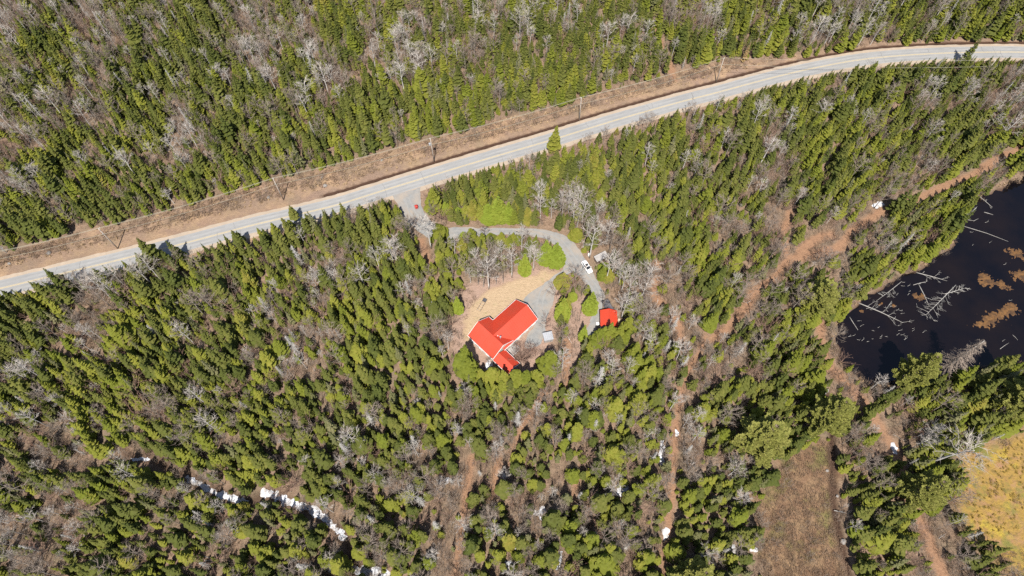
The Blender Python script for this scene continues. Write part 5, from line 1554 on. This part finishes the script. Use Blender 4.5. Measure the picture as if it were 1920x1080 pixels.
# ------------------------------------------------------------------ pond: logs, drowned trees, moss mats
def log_between(pa, pb, r0, label, zc=0.0, branches=0, seed=0, mat='dead', name='fallen_log', group='fallen logs'):
    rnd = random.Random(seed)
    a = Vector((*gp(*pa), zc)); b = Vector((*gp(*pb), zc))
    base = (a + b) / 2
    e = empty(name, (base.x, base.y, zc)); tag(e, label, 'log', group)
    a -= base; b -= base; a.z = b.z = 0.0
    a.z += r0 * 0.4; b.z += r0 * 0.7
    L = (b - a).length
    mid = a.lerp(b, 0.5) + Vector((rnd.uniform(-.02, .02) * L, rnd.uniform(-.02, .02) * L, 0.03))
    c = MB(); c.tube([a, a.lerp(mid, .5) , mid, mid.lerp(b, .5), b], [r0, r0 * .92, r0 * .8, r0 * .6, r0 * .3], 7); c.build('trunk', M[mat], e, smooth=True)
    d0 = (b - a).normalized()
    for k in range(branches):
        f = rnd.uniform(0.2, 1.0)
        p = a.lerp(b, f)
        ang = rnd.choice([-1, 1]) * rnd.uniform(0.5, 1.25)
        dd = Matrix.Rotation(ang, 3, 'Z') @ d0
        ln = rnd.uniform(0.10, 0.26) * L
        c = MB()
        tip = p + dd * ln + Vector((0, 0, rnd.uniform(0.1, 0.7)))
        c.tube([p, p.lerp(tip, .5) + Vector((0, 0, .12)), tip], [0.05, 0.035, 0.015], 4)
        for j in range(4):
            q = p.lerp(tip, rnd.uniform(.35, .95))
            d2 = Matrix.Rotation(rnd.uniform(-1.1, 1.1), 3, 'Z') @ dd
            c.tube([q, q + d2 * ln * 0.35 + Vector((0, 0, rnd.uniform(0, .35)))], [0.03, 0.012], 3)
        c.build('branch', M[mat], e)
    return e
WZ = -0.40
def P6(x, y): return (1280 + x / 3, 360 + y / 3)
for k, (a, b, r, br, lab) in enumerate([
    ((985, 618), (1240, 732), 0.16, 6, 'long straight silver log floating off the pond tip'), ((1318, 450), (1490, 497), 0.13, 5, 'silver log reaching out from the reedy pond shore'),
    ((1588, 190), (1835, 275), 0.09, 0, 'thin pale log lying out over the open pond water'), ((1655, 5), (1745, 82), 0.12, 3, 'pale log at the shore corner with a twiggy root end'),
    ((942, 700), (990, 775), 0.10, 1, 'short pale log floating near the brown shore'), ((1590, 150), (1645, 160), 0.09, 0, 'short pale log touching the conifer shore'),
    ((1330, 515), (1390, 640), 0.13, 2, 'grey trunk rising to the branchy drowned crown'), ((1235, 500), (1090, 612), 0.10, 10, 'branchy drowned treetop beside the shore'),
    ((1300, 520), (1380, 500), 0.09, 3, 'short twiggy limb beside a moss hummock'), ((1540, 520), (1370, 690), 0.13, 22, 'large branchy drowned tree with a fan of grey limbs'),
    ((1480, 570), (1600, 535), 0.10, 14, 'spiky drowned treetop fanning into open water'), ((1180, 610), (1145, 660), 0.07, 2, 'small twig raft among floating debris'),
    ((1700, 110), (1750, 125), 0.1, 0, 'stubby brown log in the pond corner'), ((1640, 160), (1670, 145), 0.06, 0, 'little stick floating near the conifer shore'),
    ((1790, 880), (1840, 845), 0.07, 0, 'thin white stick leaning from the far conifer shore'), ((1860, 800), (1890, 830), 0.06, 0, 'thin white stick in the water near the bog conifers')]):
    log_between(P6(*a), P6(*b), r, lab, WZ, br, k, 'dead', 'driftwood_log', 'logs in the pond')
for k in range(110):
    x, y = (random.uniform(870, 1300), random.uniform(480, 840)) if k % 2 else (random.uniform(860, 1900), random.uniform(60, 840))
    p = gp(*P6(x, y))
    if sdist(POND, np.array([p[0]]), np.array([p[1]]))[0] < 1.0 or (x > 1400 and random.random() < 0.4): continue
    a = random.uniform(-0.9, 0.3); L = random.uniform(8, 26)
    log_between(P6(x, y), P6(x + L * math.cos(a), y + L * math.sin(a)), 0.045, 'small bleached stick floating on the dark pond', WZ, 1, 300 + k, 'dead', 'floating_stick', 'sticks floating on the pond')

def hummock(cx, cy, rx, ry, rot, label, mat, h, seed, z0=WZ, name='moss_mat', cat='moss mat', grp='moss mats in the pond'):
    poly = catmull(G(blob(cx, cy, rx, ry, rot, 13, seed)) + [G(blob(cx, cy, rx, ry, rot, 13, seed))[0]], 3)[:-1]
    gx = sum(p[0] for p in poly) / len(poly); gy = sum(p[1] for p in poly) / len(poly)
    x0 = min(p[0] for p in poly); x1 = max(p[0] for p in poly); y0 = min(p[1] for p in poly); y1 = max(p[1] for p in poly)
    st = max(0.16, (x1 - x0) / 60)
    xs = np.arange(x0 - 1, x1 + 1, st); ys = np.arange(y0 - 1, y1 + 1, st)
    X, Y = np.meshgrid(xs, ys)
    sd = sdist(poly, X, Y)
    sz = (x1 - x0) / 2
    Z = h * np.clip(sd / (0.45 * min(sz, 2.5)), -1, 1) + h * 0.9 * vnoise(X, Y, 0.9, seed) + h * 0.7 * vnoise(X, Y, 0.35, seed + 1) - 0.25 * h
    nx, ny = len(xs), len(ys); idx = np.arange(nx * ny).reshape(ny, nx)
    keep = (Z[:-1, :-1] > -0.12) | (Z[1:, 1:] > -0.12)
    F = np.stack([idx[:-1, :-1], idx[:-1, 1:], idx[1:, 1:], idx[1:, :-1]], -1)[keep]
    used, inv = np.unique(F, return_inverse=True)
    V = np.stack([X.ravel() - gx, Y.ravel() - gy, Z.ravel()], 1)[used]
    mb = MB(); mb.add(V.tolist(), inv.reshape(-1, 4).tolist())
    tag(mb.build(name, M[mat], None, (gx, gy, z0 - 0.02), smooth=True), label, cat, grp)
for k, (cx, cy, rx, ry, rot, lab) in enumerate([
    (1855, 600, 34, 12, -0.45, 'largest golden-orange moss mat in the pond'), (1895, 580, 26, 14, -0.5, 'golden moss mat adjoining the largest one'), (1850, 522, 18, 11, 0.4, 'rust-orange moss mat in mid-pond'),
    (1880, 535, 20, 9, 0.5, 'rust-brown moss mat beside the mid-pond sticks'), (1915, 515, 20, 14, 0.2, 'brown moss mat at the outer pond'), (1905, 475, 22, 10, 0.3, 'pale rusty moss mat in open water'), (1985, 560, 40, 16, -0.4, 'far moss mat beyond the golden ones'),
    (1652, 569, 5, 3, 0, 'small orange hummock by the branchy drowned treetop'), (1676, 573, 6, 4, 0.2, 'small tan hummock among the floating sticks'), (1725, 556, 14, 6, 0.3, 'tan moss hummock at the foot of the drowned tree'), (1615, 582, 7, 3, 0.2, 'low brown hummock off the pond tip'),
    (1890, 950, 4, 3, 0, 'tiny hummock')][:11]):
    hummock(cx, cy, rx, ry, rot, lab, 'mat', 0.16 if rx > 10 else 0.22, k + 3)

# ------------------------------------------------------------------ fallen trunks in the woods, roadside rocks
cnt = 0
for k in range(400):
    if cnt >= 70: break
    u, v = random.uniform(20, 1900), random.uniform(20, 1070)
    zc = chr(ZA[int(min(26, v // 40)), int(min(47, u // 40))])
    if zc not in 'TBWM': continue
    X, Y = gp(u, v); aX, aY = np.array([X]), np.array([Y])
    if open_ground(aX, aY, 1.0)[0] or inside(YARD, aX, aY)[0]: continue
    a = random.uniform(-1.5, 1.5); L = random.uniform(18, 40)
    pb = (u + L * math.cos(a), v + L * math.sin(a) * 0.8)
    X2, Y2 = gp(*pb)
    if open_ground(np.array([X2]), np.array([Y2]), 0.5)[0]: continue
    z0 = max(float(ground_height(aX, aY)[0]), float(ground_height(np.array([X2]), np.array([Y2]))[0])) + 0.05
    log_between((u, v), pb, random.uniform(0.06, 0.12), 'bleached fallen trunk on the ground ' + region(X, Y), z0, 2, 500 + k, random.choice(['dead', 'white_bark']), 'fallen_trunk', 'fallen trunks')
    cnt += 1

def rock(px, r, label, seed, mat='rock'):
    X, Y = gp(*px)
    bm = bmesh.new(); bmesh.ops.create_icosphere(bm, subdivisions=2, radius=r)
    for w in bm.verts:
        w.co *= 1 + 0.45 * noise.noise(w.co * (1.4 / r) + Vector((seed, 0, 0)))
        w.co.z *= 0.65
    me = bpy.data.meshes.new('rock'); bm.to_mesh(me); bm.free(); me.materials.append(M[mat])
    tag(link('boulder', me, None, (X, Y, float(ground_height(np.array([X]), np.array([Y]))[0]) + r * 0.2)), label, 'rock', 'boulders')
for k, (p, r, lab) in enumerate([((504, 371), 0.55, 'dark boulder on the tan verge'), ((610, 349), 0.7, 'large grey boulder on the tan verge near a bare patch'), ((17, 494), 0.5, 'pale boulder on the verge far from the driveway'), ((92, 474), 0.7, 'pale rock pile on the verge below a utility pole'),
                                 ((716, 302), 0.5, 'grey boulder on the verge nearest the transformer pole'), ((604, 334), 0.35, 'small pale stone at the forest side of the verge'), ((1582, 1015), 0.8, 'pale boulder on the brushy clearing'), ((1550, 883), 0.45, 'pale stone beside the clearing ditch'), ((22, 906), 1.0, 'round tan boulder in the open woods before the gully'), ((1570, 930), 0.4, 'small stone in the ditch of the clearing'),
                                 ((866, 590), 0.2, 'small white stone at the lawn edge')]):
    rock(p, r, lab, k * 3.7)
print('TREES', len(TREES), 'individual', len(INDIV), 'rest', {k: len(v) for k, v in rest.items()})
